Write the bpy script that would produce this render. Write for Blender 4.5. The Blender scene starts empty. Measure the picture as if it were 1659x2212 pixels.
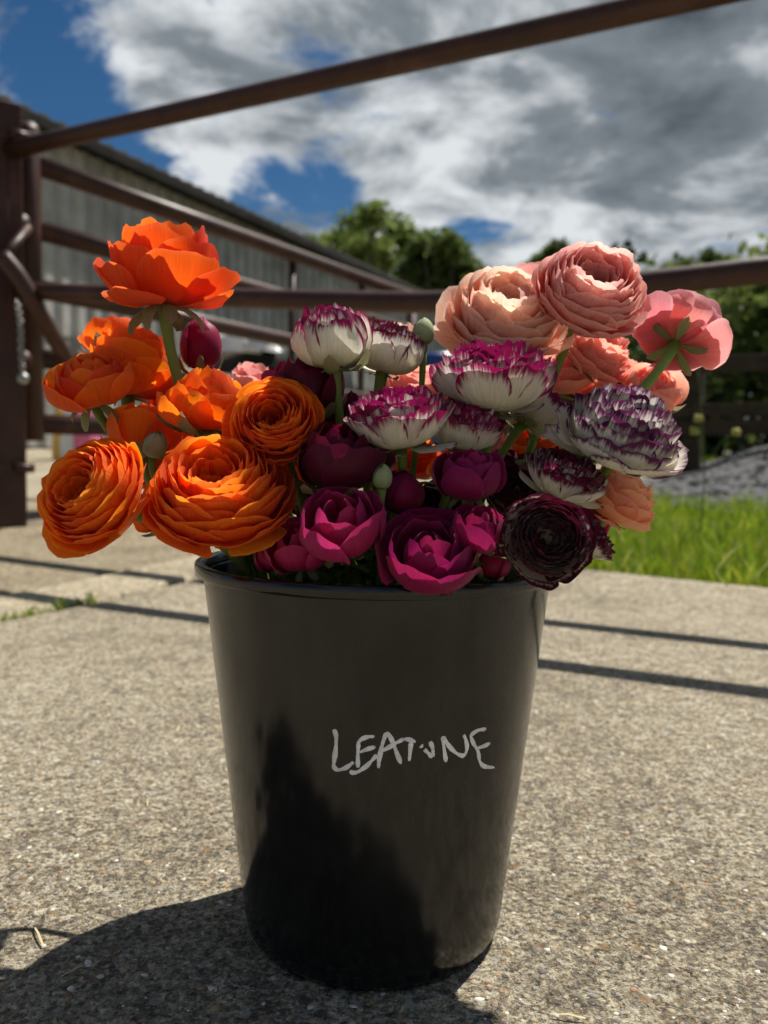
import bpy, math, random
import numpy as np
from mathutils import Vector, Matrix

R_ = math.radians
sc = bpy.context.scene
col = sc.collection

# ------------------------------------------------------------------ camera
PITCH, ROLL, CAMZ = 3.67, 0.8, 0.398
FPX, CU, CV = 1800.0, 829.5, 1106.0          # focal length and centre measured on a 1659 x 2212 print
cam_d = bpy.data.cameras.new('camera')
cam = bpy.data.objects.new('camera', cam_d)
col.objects.link(cam)
sc.camera = cam
CR = Matrix.Rotation(R_(90 - PITCH), 3, 'X') @ Matrix.Rotation(R_(ROLL), 3, 'Z')
cam.matrix_world = Matrix.Translation((0, 0, CAMZ)) @ CR.to_4x4()
cam_d.sensor_fit = 'VERTICAL'
cam_d.sensor_height = 36.0
cam_d.lens = 36.0 * FPX / 2212.0
cam_d.clip_start = 0.02
cam_d.clip_end = 2000
cam_d.dof.use_dof = True
cam_d.dof.focus_distance = 0.605
cam_d.dof.aperture_fstop = 6.0
CO = Vector((0, 0, CAMZ))


def ray(u, v):
    return (CR @ Vector(((u - CU) / FPX, -(v - CV) / FPX, -1))).normalized()


# ------------------------------------------------------------------ sun and sky
SHADOW = (-0.40, -0.40)                      # where the shadow of a point 1 m up falls
SUN_ELEV = math.atan2(1, math.hypot(*SHADOW))
sun_d = bpy.data.lights.new('sun', 'SUN')
sun = bpy.data.objects.new('sun', sun_d)
col.objects.link(sun)
sun_d.energy = 5.0
sun_d.angle = R_(0.5)
sun_d.color = (1.0, 0.95, 0.86)
sun.rotation_euler = Vector((SHADOW[0], SHADOW[1], -1)).to_track_quat('-Z', 'Y').to_euler()

world = bpy.data.worlds.new('World')
sc.world = world
world.use_nodes = True
wn, wl = world.node_tree.nodes, world.node_tree.links
wn.clear()


def N_(nodes, typ, **kw):
    n = nodes.new(typ)
    for k, v in kw.items():
        if k.startswith('i_'):
            n.inputs[k[2:].replace('_', ' ')].default_value = v
        else:
            setattr(n, k, v)
    return n


def math_(nodes, links, op, a, b=None, c=None, clamp=False):
    n = nodes.new('ShaderNodeMath')
    n.operation = op
    n.use_clamp = clamp
    for i, x in enumerate((a, b, c)):
        if x is None:
            continue
        if isinstance(x, (int, float)):
            n.inputs[i].default_value = x
        else:
            links.new(x, n.inputs[i])
    return n.outputs[0]


def build_sky():
    M = lambda op, a, b=None, c=None, clamp=False: math_(wn, wl, op, a, b, c, clamp)
    out = wn.new('ShaderNodeOutputWorld')
    sky = N_(wn, 'ShaderNodeTexSky', sky_type='NISHITA', sun_disc=False)
    sky.sun_elevation = SUN_ELEV
    sky.sun_rotation = math.atan2(-SHADOW[0], -SHADOW[1])
    sky.air_density = 1.0
    sky.dust_density = 0.3
    sky.ozone_density = 3.5
    bg = wn.new('ShaderNodeBackground')
    bg.inputs['Strength'].default_value = 0.05
    hs = N_(wn, 'ShaderNodeHueSaturation')
    hs.inputs['Saturation'].default_value = 1.3
    hs.inputs['Value'].default_value = .82
    wl.new(sky.outputs[0], hs.inputs['Color'])
    wl.new(hs.outputs[0], bg.inputs['Color'])
    tc = wn.new('ShaderNodeTexCoord')
    sep = wn.new('ShaderNodeSeparateXYZ')
    wl.new(tc.outputs['Generated'], sep.inputs[0])
    x, y, z = sep.outputs
    zz = M('ADD', M('MAXIMUM', z, 0.0), 0.22)
    px, py = M('DIVIDE', x, zz), M('DIVIDE', y, zz)
    cx = wn.new('ShaderNodeCombineXYZ')
    wl.new(px, cx.inputs[0])
    wl.new(py, cx.inputs[1])
    n1 = N_(wn, 'ShaderNodeTexNoise', i_Scale=2.3, i_Detail=12.0, i_Roughness=0.66, i_Distortion=0.45)
    n2 = N_(wn, 'ShaderNodeTexNoise', i_Scale=3.4, i_Detail=8.0, i_Roughness=0.58, i_Distortion=0.3)
    mp = N_(wn, 'ShaderNodeMapping')
    mp.inputs['Location'].default_value = (3.1, 1.7, 0)
    wl.new(cx.outputs[0], mp.inputs[0])
    wl.new(mp.outputs[0], n1.inputs['Vector'])
    mp2 = N_(wn, 'ShaderNodeMapping')
    mp2.inputs['Location'].default_value = (9.4, -2.2, 0)
    wl.new(cx.outputs[0], mp2.inputs[0])
    wl.new(mp2.outputs[0], n2.inputs['Vector'])

    def bumps(val, items):
        for d, rad, amt in items:
            dn = N_(wn, 'ShaderNodeVectorMath', operation='DISTANCE')
            wl.new(tc.outputs['Generated'], dn.inputs[0])
            dn.inputs[1].default_value = Vector(d).normalized()
            g = M('DIVIDE', dn.outputs['Value'], rad)
            g = M('MULTIPLY', M('POWER', 2.71828, M('MULTIPLY', M('MULTIPLY', g, g), -1.0)), amt)
            val = M('ADD', val, g)
        return val
    # a broken cloud bank with open blue gaps
    cov = bumps(M('MULTIPLY_ADD', n1.outputs['Fac'], 1.75, -0.26), [
        (ray(60, 270), .12, -.30), (ray(250, 300), .055, -.16), (ray(480, 450), .06, -.17), (ray(590, 440), .06, -.17), (ray(380, 430), .04, -.12),
        (ray(700, 350), .04, -.20), (ray(735, 415), .03, -.14), (ray(1180, 388), .036, -.16), (ray(1045, 472), .045, -.13), (ray(1560, 545), .05, -.10),
        (ray(10, 10), .07, -.16), (ray(300, 90), .10, .13), (ray(450, 210), .11, .15), (ray(450, 380), .035, .17), (ray(1390, 230), .22, .22), (ray(1640, 40), .12, .18), (ray(900, 330), .08, .10),
        (ray(1250, 520), .10, .08),
        ((0.75, -0.55, 0.35), 0.35, -0.28), ((-0.6, -0.6, 0.45), 0.35, -0.28), ((0.1, -0.7, 0.7), 0.3, -0.22), ((-.9, .1, .4), .3, -.25)])
    mask = N_(wn, 'ShaderNodeMapRange', interpolation_type='SMOOTHSTEP')
    mask.inputs['From Min'].default_value = 0.43
    mask.inputs['From Max'].default_value = 0.66
    wl.new(cov, mask.inputs['Value'])
    # the deep parts of the bank are grey, thin edges and lit flanks are bright
    thick = M('MULTIPLY_ADD', n2.outputs['Fac'], 1.45, M('MULTIPLY_ADD', cov, 0.22, -.34))
    thick = bumps(thick, [(ray(1350, 200), .20, .10), (ray(850, 210), .10, .08), (ray(1450, 330), .10, .06), (ray(880, 380), .14, -.17), (ray(1300, 480), .16, -.16), (ray(480, 160), .14, -.08),
                          (ray(460, 110), .10, -.05), ((.3, -.5, .8), .8, .08), ((-.5, .3, .8), .6, .08)])
    ramp = wn.new('ShaderNodeValToRGB')
    wl.new(thick, ramp.inputs[0])
    e = ramp.color_ramp.elements
    e[0].position, e[0].color = 0.33, (0.90, 0.94, 0.97, 1)
    e[1].position, e[1].color = 0.92, (0.085, 0.105, 0.13, 1)
    e2 = ramp.color_ramp.elements.new(0.58)
    e2.color = (0.27, 0.31, 0.345, 1)
    bg2 = wn.new('ShaderNodeBackground')
    bg2.inputs['Strength'].default_value = 0.62
    wl.new(ramp.outputs[0], bg2.inputs['Color'])
    mix = wn.new('ShaderNodeMixShader')
    wl.new(mask.outputs[0], mix.inputs[0])
    wl.new(bg.outputs[0], mix.inputs[1])
    wl.new(bg2.outputs[0], mix.inputs[2])
    wl.new(mix.outputs[0], out.inputs[0])


build_sky()
vs = sc.view_settings
vs.view_transform = 'Standard'
vs.look = 'None'
vs.exposure = 0.42
vs.gamma = 1.0
sc.cycles.use_denoising = True
sc.cycles.max_bounces = 8
sc.cycles.diffuse_bounces = 5
sc.cycles.sample_clamp_indirect = 6.0


# ------------------------------------------------------------------ helpers
def at(u, v, Y):
    d = ray(u, v)
    return CO + d * (Y / d.y)


def depth_of(p):
    return -((CR.transposed() @ (p - CO)).z)


def on_plane(u, v, P, n):
    d = ray(u, v)
    return CO + d * ((Vector(P) - CO).dot(n) / d.dot(n))


def tag(o, label=None, cat=None, group=None, kind=None):
    if label:
        o['label'] = label
    if cat:
        o['category'] = cat
    if group:
        o['group'] = group
    if kind:
        o['kind'] = kind
    return o


def empty(name, loc=(0, 0, 0), rot=None):
    o = bpy.data.objects.new(name, None)
    col.objects.link(o)
    o.location = loc
    if rot is not None:
        o.rotation_mode = 'QUATERNION'
        o.rotation_quaternion = rot
    o.empty_display_size = 0.02
    return o


def mesh_obj(name, verts, faces, mat, parent=None, smooth=True):
    me = bpy.data.meshes.new(name)
    if isinstance(verts, np.ndarray):
        verts = verts.tolist()
    me.from_pydata(verts, [], faces)
    if smooth:
        me.polygons.foreach_set('use_smooth', np.ones(len(me.polygons), dtype=bool))
    if mat:
        me.materials.append(mat)
    me.update()
    o = bpy.data.objects.new(name, me)
    col.objects.link(o)
    if parent:
        o.parent = parent
    return o


def vattr(o, name, arr):
    a = o.data.attributes.new(name, 'FLOAT_VECTOR', 'POINT')
    a.data.foreach_set('vector', np.asarray(arr, dtype=np.float32).ravel())


class MB:
    """collects simple shapes into one mesh"""
    def __init__(s):
        s.v, s.f = [], []

    def add(s, v, f):
        b = len(s.v)
        s.v += [tuple(p) for p in v]
        s.f += [tuple(i + b for i in q) for q in f]
        return s

    def box(s, c, ax, ay, az):
        c, ax, ay, az = map(Vector, (c, ax, ay, az))
        v = [c + ax * i + ay * j + az * k for k in (-1, 1) for j in (-1, 1) for i in (-1, 1)]
        return s.add(v, [(0, 2, 3, 1), (4, 5, 7, 6), (0, 1, 5, 4), (2, 6, 7, 3), (0, 4, 6, 2), (1, 3, 7, 5)])

    def tube(s, pts, rad, n=12, caps=True):
        pts = [Vector(p) for p in pts]
        m = len(pts)
        rr = rad if isinstance(rad, (list, tuple)) else [rad] * m
        t0 = (pts[1] - pts[0]).normalized()
        ref = Vector((0, 0, 1)) if abs(t0.z) < .9 else Vector((1, 0, 0))
        nrm = t0.cross(ref).normalized()
        v = []
        for i in range(m):
            t = (pts[min(i + 1, m - 1)] - pts[max(i - 1, 0)]).normalized()
            nrm = (nrm - t * nrm.dot(t)).normalized()
            b = t.cross(nrm)
            for k in range(n):
                a = 2 * math.pi * k / n
                v.append(pts[i] + (nrm * math.cos(a) + b * math.sin(a)) * rr[i])
        f = [(i * n + k, i * n + (k + 1) % n, (i + 1) * n + (k + 1) % n, (i + 1) * n + k)
             for i in range(m - 1) for k in range(n)]
        if caps:
            f.append(tuple(range(n - 1, -1, -1)))
            f.append(tuple((m - 1) * n + k for k in range(n)))
        return s.add(v, f)

    def lathe(s, prof, n=96, c=(0, 0)):
        v = [(c[0] + r * math.cos(2 * math.pi * k / n), c[1] + r * math.sin(2 * math.pi * k / n), z)
             for r, z in prof for k in range(n)]
        m = len(prof)
        f = [(i * n + k, i * n + (k + 1) % n, (i + 1) * n + (k + 1) % n, (i + 1) * n + k)
             for i in range(m - 1) for k in range(n)]
        return s.add(v, f)

    def build(s, name, mat, parent=None, smooth=True):
        return mesh_obj(name, s.v, s.f, mat, parent, smooth)


def bevel(o, w, seg=2):
    m = o.modifiers.new('bevel', 'BEVEL')
    m.width = w
    m.segments = seg
    m.limit_method = 'ANGLE'
    return o


def spline(pts, n=8):
    """Catmull-Rom through the points"""
    P = [Vector(p) for p in pts]
    P = [P[0] * 2 - P[1]] + P + [P[-1] * 2 - P[-2]]
    out = []
    for i in range(1, len(P) - 2):
        for k in range(n):
            t = k / n
            a, b, c, d = P[i - 1:i + 3]
            out.append(.5 * ((2 * b) + (c - a) * t + (2 * a - 5 * b + 4 * c - d) * t * t + (3 * b - a - 3 * c + d) * t ** 3))
    out.append(P[-2])
    return out


# ------------------------------------------------------------------ materials
MAT = {}


def new_mat(name):
    m = bpy.data.materials.new(name)
    m.use_nodes = True
    MAT[name] = m
    nt = m.node_tree
    nt.nodes.clear()
    out = nt.nodes.new('ShaderNodeOutputMaterial')
    return m, nt.nodes, nt.links, out


def ramp_(n, l, fac, stops):
    r = n.new('ShaderNodeValToRGB')
    l.new(fac, r.inputs[0])
    e = r.color_ramp.elements
    while len(e) < len(stops):
        e.new(.5)
    for el, (p, c) in zip(e, stops):
        el.position = p
        el.color = (*c, 1)
    return r.outputs[0]


def mixc(n, l, fac, a, b, mode='MIX'):
    m = n.new('ShaderNodeMix')
    m.data_type = 'RGBA'
    m.blend_type = mode
    for i, x in ((0, fac), (6, a), (7, b)):
        if isinstance(x, (int, float)):
            m.inputs[i].default_value = x
        elif isinstance(x, tuple):
            m.inputs[i].default_value = (*x, 1)
        else:
            l.new(x, m.inputs[i])
    return m.outputs[2]


def noise_(n, l, vec, scale, detail=5.0, rough=.55, dist=0.0):
    t = N_(n, 'ShaderNodeTexNoise', i_Scale=scale, i_Detail=detail, i_Roughness=rough, i_Distortion=dist)
    if vec is not None:
        l.new(vec, t.inputs['Vector'])
    return t.outputs['Fac']


def simple(name, stops, scale=8, rough=.6, spec=.3, bump=.0, bscale=60, metal=0.0, detail=6.0, stretch=None, translucent=0.0):
    m, n, l, out = new_mat(name)
    tc = n.new('ShaderNodeTexCoord')
    vec = tc.outputs['Object']
    if stretch:
        mp = n.new('ShaderNodeMapping')
        mp.inputs['Scale'].default_value = stretch
        l.new(vec, mp.inputs[0])
        vec = mp.outputs[0]
    f = noise_(n, l, vec, scale, detail)
    c = ramp_(n, l, f, stops)
    oi = n.new('ShaderNodeObjectInfo')
    hv = n.new('ShaderNodeHueSaturation')
    l.new(c, hv.inputs['Color'])
    l.new(math_(n, l, 'MULTIPLY_ADD', oi.outputs['Random'], .2, .9), hv.inputs['Value'])
    p = N_(n, 'ShaderNodeBsdfPrincipled', i_Roughness=rough, i_Metallic=metal)
    p.inputs['Specular IOR Level'].default_value = spec
    l.new(hv.outputs[0], p.inputs['Base Color'])
    if bump:
        b = N_(n, 'ShaderNodeBump', i_Strength=bump, i_Distance=.01)
        l.new(noise_(n, l, vec, bscale, 6), b.inputs['Height'])
        l.new(b.outputs[0], p.inputs['Normal'])
    sh = p.outputs[0]
    if translucent:
        t = n.new('ShaderNodeBsdfTranslucent')
        l.new(hv.outputs[0], t.inputs[0])
        mx = n.new('ShaderNodeMixShader')
        mx.inputs[0].default_value = translucent
        l.new(sh, mx.inputs[1])
        l.new(t.outputs[0], mx.inputs[2])
        sh = mx.outputs[0]
    l.new(sh, out.inputs[0])
    return m


def petal_mat(name, base, mid, edge, trans=.42, tcol=None, var=.06, rough=.55, picotee=None):
    """pt = (distance across, base-to-rim 0..1, centre-to-outside 0..1)"""
    m, n, l, out = new_mat(name)
    at_ = N_(n, 'ShaderNodeAttribute', attribute_name='pt')
    sp = n.new('ShaderNodeSeparateXYZ')
    l.new(at_.outputs['Vector'], sp.inputs[0])
    a, t, s = sp.outputs
    oi = n.new('ShaderNodeObjectInfo')
    rnd = oi.outputs['Random']
    cv = n.new('ShaderNodeCombineXYZ')
    l.new(math_(n, l, 'MULTIPLY', a, 1.0), cv.inputs[0])
    l.new(math_(n, l, 'MULTIPLY', t, .006 if picotee else .003), cv.inputs[1])
    l.new(math_(n, l, 'MULTIPLY', rnd, 20.0), cv.inputs[2])
    streak = noise_(n, l, cv.outputs[0], 420 if picotee else 700, 3, .6)
    blot = noise_(n, l, cv.outputs[0], 60, 3, .5)
    lite = tuple(min(.95, q * 1.12 + .035 * (edge[0] > .6)) for q in edge)
    c = ramp_(n, l, t, [(0.0, base), (.55, mid), (.93, edge), (1.0, lite)])
    if picotee:
        pcol, thr, soft, pin = picotee
        tt = math_(n, l, 'MULTIPLY_ADD', math_(n, l, 'SUBTRACT', streak, .5), .42, t)
        tt = math_(n, l, 'MULTIPLY_ADD', math_(n, l, 'SUBTRACT', blot, .5), .22, tt)
        tt = math_(n, l, 'MULTIPLY_ADD', math_(n, l, 'SUBTRACT', rnd, .5), .10, tt)
        tt = math_(n, l, 'MULTIPLY_ADD', math_(n, l, 'SUBTRACT', 1.0, s), pin, tt)
        mr = N_(n, 'ShaderNodeMapRange', interpolation_type='SMOOTHSTEP')
        mr.inputs['From Min'].default_value = thr
        mr.inputs['From Max'].default_value = thr + soft
        l.new(tt, mr.inputs['Value'])
        c = mixc(n, l, mr.outputs[0], c, pcol)
    hv = n.new('ShaderNodeHueSaturation')
    l.new(c, hv.inputs['Color'])
    l.new(math_(n, l, 'MULTIPLY_ADD', rnd, var * .5, .5 - var * .25), hv.inputs['Hue'])
    val = math_(n, l, 'MULTIPLY_ADD', rnd, var * 4, 1.0 - var * 2)
    val = math_(n, l, 'MULTIPLY', val, math_(n, l, 'MULTIPLY_ADD', streak, .56, .72))
    l.new(val, hv.inputs['Value'])
    p = N_(n, 'ShaderNodeBsdfPrincipled', i_Roughness=rough)
    p.inputs['Specular IOR Level'].default_value = .22
    p.inputs['Sheen Weight'].default_value = .10
    l.new(hv.outputs[0], p.inputs['Base Color'])
    bp = N_(n, 'ShaderNodeBump', i_Strength=.45, i_Distance=.0007)
    l.new(streak, bp.inputs['Height'])
    l.new(bp.outputs[0], p.inputs['Normal'])
    tr = n.new('ShaderNodeBsdfTranslucent')
    ht = n.new('ShaderNodeHueSaturation')
    ht.inputs['Hue'].default_value = .5 + (tcol or 0.0)
    ht.inputs['Value'].default_value = 1.08
    l.new(hv.outputs[0], ht.inputs['Color'])
    l.new(ht.outputs[0], tr.inputs[0])
    mx = n.new('ShaderNodeMixShader')
    mx.inputs[0].default_value = trans
    l.new(p.outputs[0], mx.inputs[1])
    l.new(tr.outputs[0], mx.inputs[2])
    l.new(mx.outputs[0], out.inputs[0])
    return m


petal_mat('orange_petal', (.78, .10, .004), (.86, .150, .004), (.90, .195, .007), trans=.58, tcol=.004)
petal_mat('coral_orange_petal', (.80, .12, .010), (.88, .115, .010), (.90, .14, .015), trans=.56, tcol=.010)
petal_mat('peach_petal', (.82, .26, .12), (.87, .43, .28), (.92, .62, .50), trans=.54)
petal_mat('pink_petal', (.78, .16, .11), (.86, .34, .29), (.90, .50, .45), trans=.54)
petal_mat('rose_pink_petal', (.76, .13, .13), (.86, .32, .33), (.90, .46, .48), trans=.54)
petal_mat('coral_petal', (.80, .18, .12), (.87, .31, .24), (.90, .44, .36), trans=.54)
petal_mat('apricot_petal', (.86, .42, .20), (.90, .46, .25), (.90, .42, .28), trans=.52)
petal_mat('magenta_petal', (.27, .007, .055), (.30, .007, .075), (.34, .012, .105), trans=.44, rough=.42, var=.05)
petal_mat('rose_petal', (.44, .014, .085), (.46, .015, .11), (.52, .03, .15), trans=.46, rough=.45, var=.05)
petal_mat("burgundy_petal", (.10, .003, .015), (.095, .0025, .016), (.13, .004, .028), trans=.36, rough=.36, var=.05)
WHITE = ((.66, .68, .40), (.84, .81, .68), (.86, .82, .74))
petal_mat('picotee_petal', *WHITE, trans=.36, var=.03, picotee=((.27, .006, .085), .83, .16, .07))
petal_mat('wine_picotee_petal', *WHITE, trans=.36, var=.03, picotee=((.13, .005, .036), .83, .16, .06))
petal_mat('purple_picotee_petal', *WHITE, trans=.36, var=.03, picotee=((.125, .014, .085), .84, .17, .03))
petal_mat('dark_picotee_petal', (.70, .62, .42), (.72, .58, .46), (.75, .62, .52), trans=.34, var=.04, picotee=((.075, .005, .019), .68, .18, .12))
petal_mat('pale_picotee_petal', *WHITE, trans=.40, var=.03, picotee=((.20, .010, .10), .90, .10, .02))
petal_mat('sepal', (.20, .27, .07), (.20, .25, .09), (.26, .22, .12), trans=.30, var=.12, rough=.6)
simple('stem', [(.3, (.13, .21, .035)), (.7, (.24, .33, .07))], scale=30, rough=.55, spec=.3, translucent=.22, stretch=(1, 1, .2))
simple('leaf', [(.3, (.07, .14, .03)), (.7, (.16, .24, .07))], scale=60, rough=.6, translucent=.35)
simple('bud_green', [(.3, (.26, .31, .13)), (.7, (.44, .46, .26))], scale=60, rough=.7, translucent=.12)


def steel_mat():
    m, n, l, out = new_mat('painted_steel')
    tc = n.new('ShaderNodeTexCoord')
    v = tc.outputs['Object']
    f = noise_(n, l, v, 6, 8, .6)
    c = ramp_(n, l, f, [(.3, (.026, .0095, .006)), (.55, (.050, .0185, .011)), (.75, (.090, .038, .025))])
    f2 = noise_(n, l, v, 45, 6, .7)
    c = mixc(n, l, ramp_(n, l, f2, [(.58, (0, 0, 0)), (.70, (1, 1, 1))]), c, (.085, .034, .017))
    p = N_(n, 'ShaderNodeBsdfPrincipled', i_Roughness=.42)
    p.inputs['Specular IOR Level'].default_value = .35
    l.new(c, p.inputs['Base Color'])
    l.new(math_(n, l, 'MULTIPLY_ADD', f2, .3, .30), p.inputs['Roughness'])
    b = N_(n, 'ShaderNodeBump', i_Strength=.25, i_Distance=.004)
    l.new(f2, b.inputs['Height'])
    l.new(b.outputs[0], p.inputs['Normal'])
    l.new(p.outputs[0], out.inputs[0])


steel_mat()
simple('galvanised', [(.3, (.20, .20, .19)), (.7, (.42, .42, .40))], scale=40, rough=.4, metal=.7)
simple('cement_sheet', [(.25, (.26, .26, .235)), (.5, (.42, .42, .39)), (.75, (.54, .54, .50))], scale=2.2, rough=.9, spec=.1, bump=.3, bscale=30)
simple('roof_sheet', [(.3, (.018, .018, .016)), (.7, (.045, .042, .036))], scale=3, rough=.9, spec=.1)
simple('dark_timber', [(.3, (.035, .026, .018)), (.7, (.085, .064, .045))], scale=6, rough=.85, spec=.1, stretch=(1, 1, 5))
simple('trunk', [(.3, (.06, .05, .04)), (.7, (.14, .115, .09))], scale=8, rough=.9, spec=.1, bump=.5, bscale=12)
simple('tree_leaf', [(.3, (.07, .11, .02)), (.7, (.15, .21, .05))], scale=1.2, rough=.6, translucent=.42)
simple('hedge_leaf', [(.3, (.03, .055, .012)), (.7, (.075, .115, .028))], scale=1.4, rough=.55, translucent=.35)
simple('pale_leaf', [(.3, (.12, .17, .035)), (.7, (.24, .30, .08))], scale=1.2, rough=.6, translucent=.45)
simple('mid_leaf', [(.3, (.09, .135, .03)), (.7, (.18, .24, .06))], scale=1.2, rough=.6, translucent=.45)
simple('black_sheet', [(.3, (.012, .012, .013)), (.7, (.03, .03, .03))], scale=4, rough=.35, spec=.5)
simple('white_plastic', [(.3, (.6, .6, .58)), (.7, (.8, .8, .78))], scale=4, rough=.3, spec=.5)
simple('blue_plastic', [(.3, (.012, .035, .17)), (.7, (.02, .06, .26))], scale=4, rough=.35, spec=.5)
simple('pink_plastic', [(.3, (.6, .12, .25)), (.7, (.7, .2, .35))], scale=4, rough=.4)
simple('yellow_plastic', [(.3, (.6, .35, .06)), (.7, (.7, .45, .1))], scale=4, rough=.4)
simple('soil', [(.3, (.07, .055, .035)), (.55, (.14, .12, .07)), (.75, (.12, .16, .05))], scale=3, rough=.95, spec=.1, bump=.6, bscale=40)
simple('gravel', [(.25, (.03, .03, .033)), (.5, (.085, .085, .088)), (.75, (.19, .19, .19))], scale=22, rough=.9, spec=.15, bump=1.0, bscale=35, detail=8)
simple('chalk', [(.30, (.66, .66, .64)), (.6, (.88, .88, .87))], scale=220, rough=.7, spec=.2)
simple('seed_head', [(.3, (.30, .30, .06)), (.7, (.45, .42, .12))], scale=30, rough=.7, translucent=.3)
simple('dry_straw', [(.3, (.42, .34, .17)), (.7, (.6, .52, .32))], scale=30, rough=.7)


def concrete_mat(name, tint=(1, 1, 1)):
    m, n, l, out = new_mat(name)
    geo = n.new('ShaderNodeNewGeometry')
    v = geo.outputs['Position']
    big = noise_(n, l, v, 2.6, 6, .6)
    mid = noise_(n, l, v, 32, 6, .65)
    fine = noise_(n, l, v, 210, 6, .8)
    c = ramp_(n, l, big, [(.28, (.26, .228, .172)), (.46, (.425, .375, .288)), (.6, (.485, .432, .337)), (.75, (.54, .485, .388))])
    c = mixc(n, l, .75, c, ramp_(n, l, mid, [(.3, (.33, .32, .31)), (.52, (.51, .51, .51)), (.72, (.70, .69, .66))]), 'OVERLAY')
    c = mixc(n, l, .85, c, ramp_(n, l, fine, [(.36, (.05, .05, .05)), (.5, (.5, .5, .5)), (.63, (.93, .92, .88))]), 'OVERLAY')
    # sand grains, each with its own tone
    for gs, amt in ((240, .62), (115, .58)):
        vg = N_(n, 'ShaderNodeTexVoronoi', feature='F1', i_Scale=gs, i_Randomness=1.0)
        l.new(v, vg.inputs['Vector'])
        sg = n.new('ShaderNodeSeparateColor')
        l.new(vg.outputs['Color'], sg.inputs[0])
        c = mixc(n, l, amt, c, ramp_(n, l, sg.outputs[0], [(0.0, (.10, .10, .10)), (.25, (.36, .35, .34)), (.6, (.55, .55, .54)), (.85, (.68, .67, .64)), (1.0, (.92, .90, .86))]), 'OVERLAY')
    # exposed stones of two sizes
    hs = []
    for scl, thr, jit in ((150, .62, 1.0), (330, .55, 1.0), (75, .80, 1.0)):
        vo = N_(n, 'ShaderNodeTexVoronoi', feature='F1', i_Scale=scl, i_Randomness=jit)
        l.new(v, vo.inputs['Vector'])
        spc = n.new('ShaderNodeSeparateColor')
        l.new(vo.outputs['Color'], spc.inputs[0])
        pick = math_(n, l, 'GREATER_THAN', spc.outputs[0], thr)
        inside = N_(n, 'ShaderNodeMapRange', interpolation_type='SMOOTHSTEP')
        inside.inputs['From Min'].default_value = .42
        inside.inputs['From Max'].default_value = .30
        l.new(vo.outputs['Distance'], inside.inputs['Value'])
        k = math_(n, l, 'MULTIPLY', pick, inside.outputs[0])
        sc_ = ramp_(n, l, spc.outputs[1], [(.0, (.10, .10, .10)), (.22, (.19, .17, .15)), (.40, (.36, .30, .21)), (.55, (.40, .27, .13)),
                                           (.70, (.33, .20, .13)), (.80, (.50, .46, .38)), (1.0, (.62, .59, .52))])
        c = mixc(n, l, math_(n, l, 'MULTIPLY', k, .8), c, sc_)
        hs.append(k)
    pits = noise_(n, l, v, 120, 5, .75)
    pm = ramp_(n, l, pits, [(.34, (1, 1, 1)), (.42, (0, 0, 0))])
    c = mixc(n, l, math_(n, l, 'MULTIPLY', pm, .7), c, (.075, .065, .052))
    c = mixc(n, l, 1.0, c, tint, 'MULTIPLY')
    h = math_(n, l, 'MULTIPLY_ADD', hs[0], .45, fine)
    h = math_(n, l, 'MULTIPLY_ADD', hs[1], .3, h)
    h = math_(n, l, 'MULTIPLY_ADD', mid, .8, h)
    h = math_(n, l, 'MULTIPLY_ADD', pm, -.8, h)
    b = N_(n, 'ShaderNodeBump', i_Strength=1.0, i_Distance=.0065)
    l.new(h, b.inputs['Height'])
    p = N_(n, 'ShaderNodeBsdfPrincipled', i_Roughness=.85)
    p.inputs['Specular IOR Level'].default_value = .2
    l.new(c, p.inputs['Base Color'])
    l.new(b.outputs[0], p.inputs['Normal'])
    l.new(p.outputs[0], out.inputs[0])


concrete_mat('concrete')
concrete_mat('worn_concrete', (.84, .80, .74))
concrete_mat('pale_concrete', (1.22, 1.2, 1.16))


def attr_mat(name, stops, rough=.7, spec=.25, translucent=0.0):
    """colour from the x of the point attribute 'rv'"""
    m, n, l, out = new_mat(name)
    a = N_(n, 'ShaderNodeAttribute', attribute_name='rv')
    sp = n.new('ShaderNodeSeparateXYZ')
    l.new(a.outputs['Vector'], sp.inputs[0])
    c = ramp_(n, l, sp.outputs[0], stops)
    p = N_(n, 'ShaderNodeBsdfPrincipled', i_Roughness=rough)
    p.inputs['Specular IOR Level'].default_value = spec
    l.new(c, p.inputs['Base Color'])
    sh = p.outputs[0]
    if translucent:
        t = n.new('ShaderNodeBsdfTranslucent')
        l.new(c, t.inputs[0])
        mx = n.new('ShaderNodeMixShader')
        mx.inputs[0].default_value = translucent
        l.new(sh, mx.inputs[1])
        l.new(t.outputs[0], mx.inputs[2])
        sh = mx.outputs[0]
    l.new(sh, out.inputs[0])


attr_mat('pebble', [(.0, (.09, .09, .09)), (.2, (.20, .18, .16)), (.42, (.34, .29, .21)), (.55, (.40, .28, .14)), (.68, (.33, .19, .12)),
                    (.8, (.50, .46, .38)), (1.0, (.66, .63, .57))])
attr_mat('grass_blade', [(.0, (.08, .14, .010)), (.4, (.17, .28, .016)), (.75, (.32, .40, .025)), (.92, (.55, .50, .06)), (1.0, (.62, .55, .25))],
         rough=.45, spec=.35, translucent=.5)


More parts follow.
